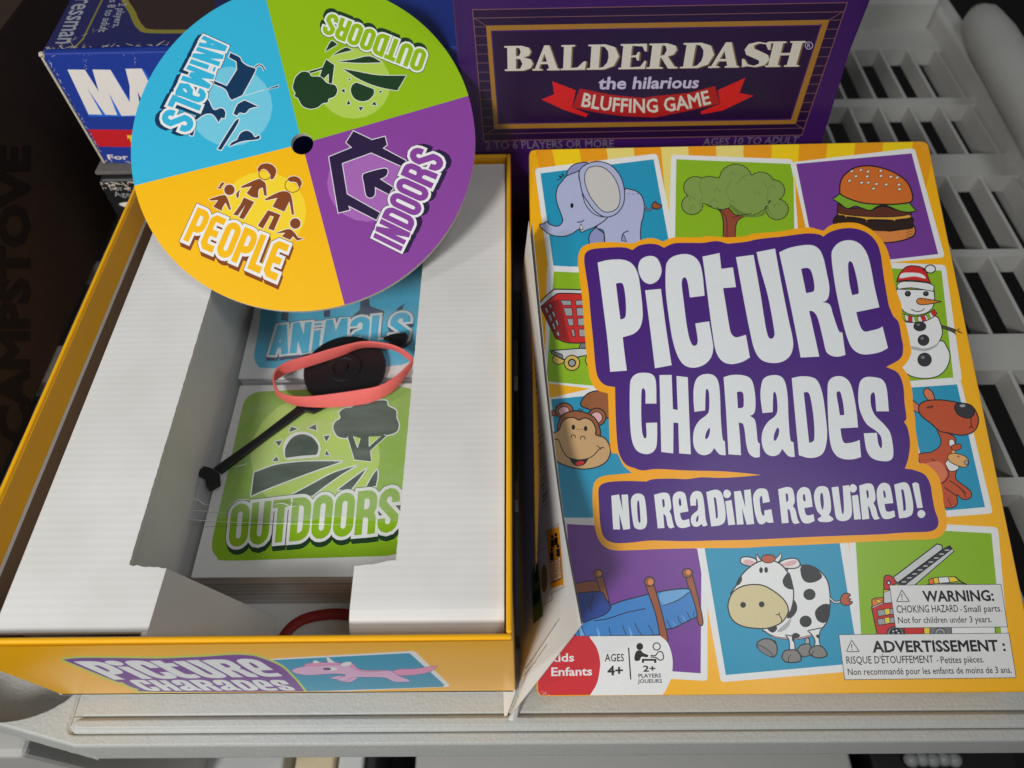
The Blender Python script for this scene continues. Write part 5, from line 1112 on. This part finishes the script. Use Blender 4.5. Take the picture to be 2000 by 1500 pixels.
NL = [['150,245c 192,238c 212,330c 205,240c 240,238c 252,425c 215,430c 192,340c 197,428c 160,428c'], ['258,260 275,238 300,233 325,245 335,280 342,350 343,395 330,422 300,428 275,415 265,370 257,300', '292,275 300,275 305,320 308,385 300,390 294,370 290,310'],
 ['382,240c 430,228 460,235 470,265 475,310 465,330c 475,350 485,395 492,415c 470,422 455,405 445,355 432,345c 438,420c 402,422c 392,330', '425,265c 436,265 440,300 430,310c'], ['483,255 500,228 525,222 550,235 560,280 568,330c 522,338c 530,370 545,378 572,370c 578,410c 545,420 515,415 498,385 488,320', '518,260 526,262 530,295 520,300 515,280'],
 ['580,300c 578,255 595,225 625,220 645,240 655,300 662,370 672,405c 650,412 640,398c 620,412 595,410 582,385 585,355 605,335 620,318 618,270 611,262 609,298c', '622,350 610,370 612,388 622,378'], ['665,225c 715,212 745,225 760,270 770,340 765,385 740,405 692,412c 680,330', '705,255c 717,258 725,310 728,360 718,370c 712,310'],
 ['778,212 795,222 799,238 790,254 775,258 760,248 758,230 765,216'], ['768,275c 802,268c 822,402c 785,405c'], ['815,222c 852,218c 878,310c 870,215c 905,210c 925,398c 885,402c 858,310c 868,400c 832,402c'],
 ['920,245 940,212 970,205 995,215 1005,250 1010,278c 972,285c 968,250 960,248 955,270 962,330 972,352 980,350 980,325c 1018,318c 1030,390c 1005,392 990,385c 975,398 950,395 932,350 922,290'],
 ['1055,210c 1100,198 1130,205 1142,240 1145,280 1135,300c 1150,325 1160,370 1172,392c 1145,398 1130,380 1118,325 1105,318c 1112,392c 1075,395c 1065,300', '1095,235c 1107,235 1110,270 1100,280c'], ['1157,235 1175,205 1200,198 1225,212 1236,255 1242,305c 1197,312c 1205,345 1220,352 1247,345c 1253,382c 1220,395 1190,390 1172,355 1160,300', '1192,238 1200,240 1204,270 1195,275 1189,255'],
 ['1250,240 1265,202 1295,193 1325,205 1338,260 1342,320 1330,350c 1355,370 1340,385 1310,388 1280,385 1270,370 1290,355 1268,330 1255,290', '1285,235 1297,235 1303,290 1297,320 1290,310 1284,270'], ['1345,200c 1382,195c 1395,300 1402,340 1410,340 1412,300 1405,192c 1440,187c 1455,300 1452,355 1430,378 1395,382 1370,365 1360,310'],
 ['1462,182 1478,192 1482,208 1472,224 1458,227 1444,217 1442,200 1450,186'], ['1455,245c 1488,240c 1505,372c 1468,375c'], ['1495,190c 1540,178 1568,187 1580,225 1583,265 1572,285c 1585,310 1597,355 1608,368c 1580,375 1565,355 1552,310 1542,302c 1550,370c 1512,375c 1502,280', '1532,217c 1543,217 1547,250 1538,260c'],
 ['1590,220 1608,183 1635,175 1660,190 1672,235 1680,285c 1632,290c 1640,325 1655,332 1685,325c 1690,358c 1660,370 1625,368 1608,335 1595,285', '1625,220 1634,220 1640,250 1630,255'], ['1685,185c 1735,172 1762,185 1778,235 1788,300 1782,345 1755,362 1712,368c 1700,290', '1722,212c 1735,215 1745,270 1748,320 1735,328c 1730,270'],
 ['1782,180c 1800,172 1818,180c 1840,310c 1810,313c'], ['1832,322 1848,330 1854,344 1846,360 1830,366 1815,357 1811,342 1818,327']]
for g in NL: a.add('title_lettering', 'title_white', *[S(t, NZ, sub=3) for t in g])
# warning labels
def wl(qd, part):
    a.add(part, 'label', L(qd, FZ)); a.add(part, 'line', *stroke(L(qd, FZ), 1.1, True))
def wt(part, s, t, b=0.0):
    p = [FZ(x, y) for x, y, _ in parse(t)]; a.add(part, 'line', *T(s, quad(*p), b))
wl('572,512 1480,505 1533,852 622,860', 'warning_label')
wt('warning_label', 'WARNING:', '836,562 1412,554 1428,638 850,645', 0.03); wt('warning_label', 'CHOKING HAZARD', '625,677 1125,673 1134,730 632,738', 0.008); wt('warning_label', '-', '1148,677 1162,677 1164,731 1150,731'); wt('warning_label', 'Small parts.', '1172,678 1480,674 1488,726 1180,732', 0.008)
wt('warning_label', 'Not for children under 3 years.', '638,771 1400,764 1407,814 644,822', 0.008)
wl('160,915 1545,903 1603,1265 208,1282', 'french_warning_label')
wt('french_warning_label', 'ADVERTISSEMENT :', '424,969 1506,960 1521,1046 436,1058', 0.03); wt('french_warning_label', "RISQUE D'ÉTOUFFEMENT", '218,1093 925,1085 934,1144 223,1152', 0.008); wt('french_warning_label', '-', '955,1088 969,1088 971,1145 957,1145'); wt('french_warning_label', 'Petites pièces.', '985,1093 1335,1088 1343,1141 992,1148', 0.008)
wt('french_warning_label', 'Non recommandé pour les enfants de moins de 3 ans.', '230,1191 1560,1174 1569,1226 236,1244', 0.008)
for part, dx, dy in (('warning_label', 0, 0), ('french_warning_label', -408, 408)):
    a.add(part, 'line', *stroke([FZ(x + dx, y + dy) for x, y in ((672, 551), (734, 645), (630, 646))], 1.5, True)); a.add(part, 'line', [FZ(x + dx, y + dy) for x, y in ((668, 585), (678, 585), (676, 617), (671, 617))]); a.add(part, 'line', [FZ(x + dx, y + dy) for x, y in E(675, 630, 5, 5)])
scuffs(a, 'lid_print', (1056, 1352), (1075, 1357), 1.5, 14, 6, .9, seed=11); scuffs(a, 'lid_print', (1540, 1343), (1680, 1341), 2.0, 16, 8, .7, seed=12); scuffs(a, 'lid_print', (2014, 1340), (2026, 1330), 1.5, 10, 6, .8, seed=13); scuffs(a, 'lid_print', (1795, 280), (1808, 292), 1.5, 10, 6, .7, seed=14); scuffs(a, 'lid_print', (1040, 300), (1046, 420), 1.0, 10, 9, .5, seed=15)
obl = a.build(lf, ln, lid, under={'title_lettering': 'title_banner'})

# ================================================================== the folded instruction sheet between the two
A0 = np.array(unz(985, 1413, 0.0006)); B0 = uny(1135, 1220, 0.077); D0 = uny(1033, 430, 0.262); D0[0] = max(D0[0], 0.0005)
mid = uny(1096, 1000, 0.125); m2 = uny(1067, 768, 0.18)
top_curve = [B0, mid, m2, D0]
bot_curve = [A0, np.array([-0.0022, 0.0668, 0.0006]), np.array([-0.0016, 0.17, 0.0006]), np.array([-0.0012, 0.262, 0.0006])]
def bez(C4, t):                                # Catmull-Rom through four points
    P = [2 * C4[0] - C4[1]] + list(C4) + [2 * C4[-1] - C4[-2]]; s = t * 3; i = min(2, int(s)); return cr(P[i], P[i + 1], P[i + 2], P[i + 3], s - i)
st = thing('instruction_sheet', 'white folded instruction sheet standing between the open box and the lid', 'leaflet', (0.0, 0.16, 0.0005))
NS, NT = 60, 14
G = np.array([[bez(bot_curve, i / NS) * (1 - j / NT) + bez(top_curve, i / NS) * (j / NT) for j in range(NT + 1)] for i in range(NS + 1)])
for i in range(NS + 1):
    for j in range(NT + 1):
        s_ = j / NT; G[i, j, 0] -= 0.0022 * math.sin(math.pi * s_) * (1 - abs(i / NS - 0.0) * 0.6) * (0 if i == 0 else 1) * min(1, i / 6)
V = [tuple(p) for p in G.reshape(-1, 3)]; Fc = [(i * (NT + 1) + j, i * (NT + 1) + j + 1, (i + 1) * (NT + 1) + j + 1, (i + 1) * (NT + 1) + j) for i in range(NS) for j in range(NT)]
mesh('front_leaf', V, Fc, 'paper', st, smooth=True)
V2 = [(p[0] + 0.0007 + 0.0009 * ((k // (NT + 1)) / NS), p[1] + 0.0006, p[2] - 0.0012 * ((k % (NT + 1)) / NT)) for k, p in enumerate(V)]
mesh('back_leaf', V2, Fc, 'paper', st, smooth=True)
ft = [A0 + np.array([0, 0, -0.0002]), unz(983, 1351.5, 0.0004), unz(1007, 1351.5, 0.0004)]
mesh('folded_foot', ft, [(0, 1, 2)], 'paper', st)
# print on the sheet: (along 0..1, up 0..1) cells
def sh(u, v, lift=0.00025):
    i = min(NS - 1, max(0, int(u * NS))); j = min(NT - 1, max(0, int(v * NT))); a_ = u * NS - i; b_ = v * NT - j
    p = (G[i, j] * (1 - a_) + G[i + 1, j] * a_) * (1 - b_) + (G[i, j + 1] * (1 - a_) + G[i + 1, j + 1] * a_) * b_
    n_ = np.cross(G[i + 1, j] - G[i, j], G[i, j + 1] - G[i, j]); n_ /= np.linalg.norm(n_); n_ = n_ if n_ @ (CAMP - p) > 0 else -n_
    return p + n_ * lift
SHG = [[pj(G[i, j]) for j in range(NT + 1)] for i in range(NS + 1)]
SHP = np.array(SHG)
def inv(x, y):
    d = ((SHP - np.array([x, y])) ** 2).sum(2); i, j = np.unravel_index(np.argmin(d), d.shape); u, v = i / NS, j / NT
    for _ in range(12):
        p = np.array(pj(sh(u, v))); e_1 = 1e-4
        du_ = (np.array(pj(sh(min(1, u + e_1), v))) - np.array(pj(sh(max(0, u - e_1), v)))) / (min(1, u + e_1) - max(0, u - e_1)); dv_ = (np.array(pj(sh(u, min(1, v + e_1)))) - np.array(pj(sh(u, max(0, v - e_1))))) / (min(1, v + e_1) - max(0, v - e_1))
        try: s2 = np.linalg.solve(np.array([du_, dv_]).T, np.array([x, y]) - p)
        except Exception: break
        u = min(0.999, max(0.001, u + s2[0] * .8)); v = min(0.999, max(0.001, v + s2[1] * .8))
    return sh(u, v)
def sheet_art(name, base, m, fn):
    a2 = Art(base, name, m); fn(a2); a2.build(inv, (-1, 0, 0.3), st)
def ppl(a2):
    n_ = 'people_emblem'
    for x_, y_ in ((210, 285), (235, 270), (205, 375), (250, 350)):
        a2.add(n_, 'black', E(x_, y_ - 40, 10, 14, XZ)); a2.add(n_, 'black', L(f'{x_-12},{y_-20} {x_+12},{y_-25} {x_+14},{y_+30} {x_-10},{y_+35}', XZ))
    word(a2, n_, 'PEOPLE', quad(XZ(190, 440), XZ(262, 400), XZ(270, 520), XZ(200, 555)), 'orange', 'white', 'disc_brown', (0.3, 3))
sheet_art('people_emblem', S('170,225 190,200 240,180 255,190 285,560 270,580 215,600 200,585', XZ), 'orange', ppl)
sheet_art('outdoors_emblem', S('65,520 80,460 100,432 112,450 142,780 135,800 85,845 75,830', XZ), 'sheet_green', lambda a2: (a2.add('outdoors_emblem', 'disc_forest', E(97, 520, 14, 45, XZ)), a2.add('outdoors_emblem', 'disc_forest', L('75,640 120,600 125,680 80,740', XZ))))
sheet_art('coin_emblem', E(153, 535, 21, 98, XZ), 'gold_coin', lambda a2: None)
def txt(a2):
    n_ = 'lettering'
    rng = random.Random(3)
    a2.layers = []
    for x0, y0, x1, y1 in [(78, 1085, 258, 815), (95, 1105, 172, 995), (20, 1165, 80, 1085), (10, 1215, 95, 1110)]:
        k = max(4, int(math.hypot(x1 - x0, y1 - y0) / 9))
        for q_ in range(k):
            t0, t1 = q_ / k, (q_ + rng.uniform(.45, .85)) / k
            a2.line(n_, 'sheet_text', [XZ(x0 + (x1 - x0) * t0, y0 + (y1 - y0) * t0), XZ(x0 + (x1 - x0) * t1, y0 + (y1 - y0) * t1)], 1.2)
    for y0, y1, dx in ((720, 780, 0), (790, 850, 8), (860, 915, 14), (925, 985, 20)):
        y = y0
        while y < y1:
            w_ = rng.uniform(5, 13)
            a2.line(n_, 'sheet_text', [(1036 + dx + (y - y0) * .08, y + w_), (1036 + dx + w_ * .9 + (y - y0) * .08, y)], 1.0); y += 6.5
    a2.line(n_, 'sheet_line', [XZ(155, 215), XZ(258, 150)], 0.8); a2.line(n_, 'sheet_line', [XZ(100, 360), XZ(160, 322)], 0.8); a2.line(n_, 'sheet_line', [XZ(195, 645), XZ(298, 592)], 0.8); a2.line(n_, 'sheet_line', [XZ(150, 720), XZ(208, 685), XZ(205, 640)], 0.8)
sheet_art('lettering', [(1015, 700), (1090, 700), (1120, 1100), (1120, 1250), (1005, 1340), (1005, 1200)], 'paper', txt)
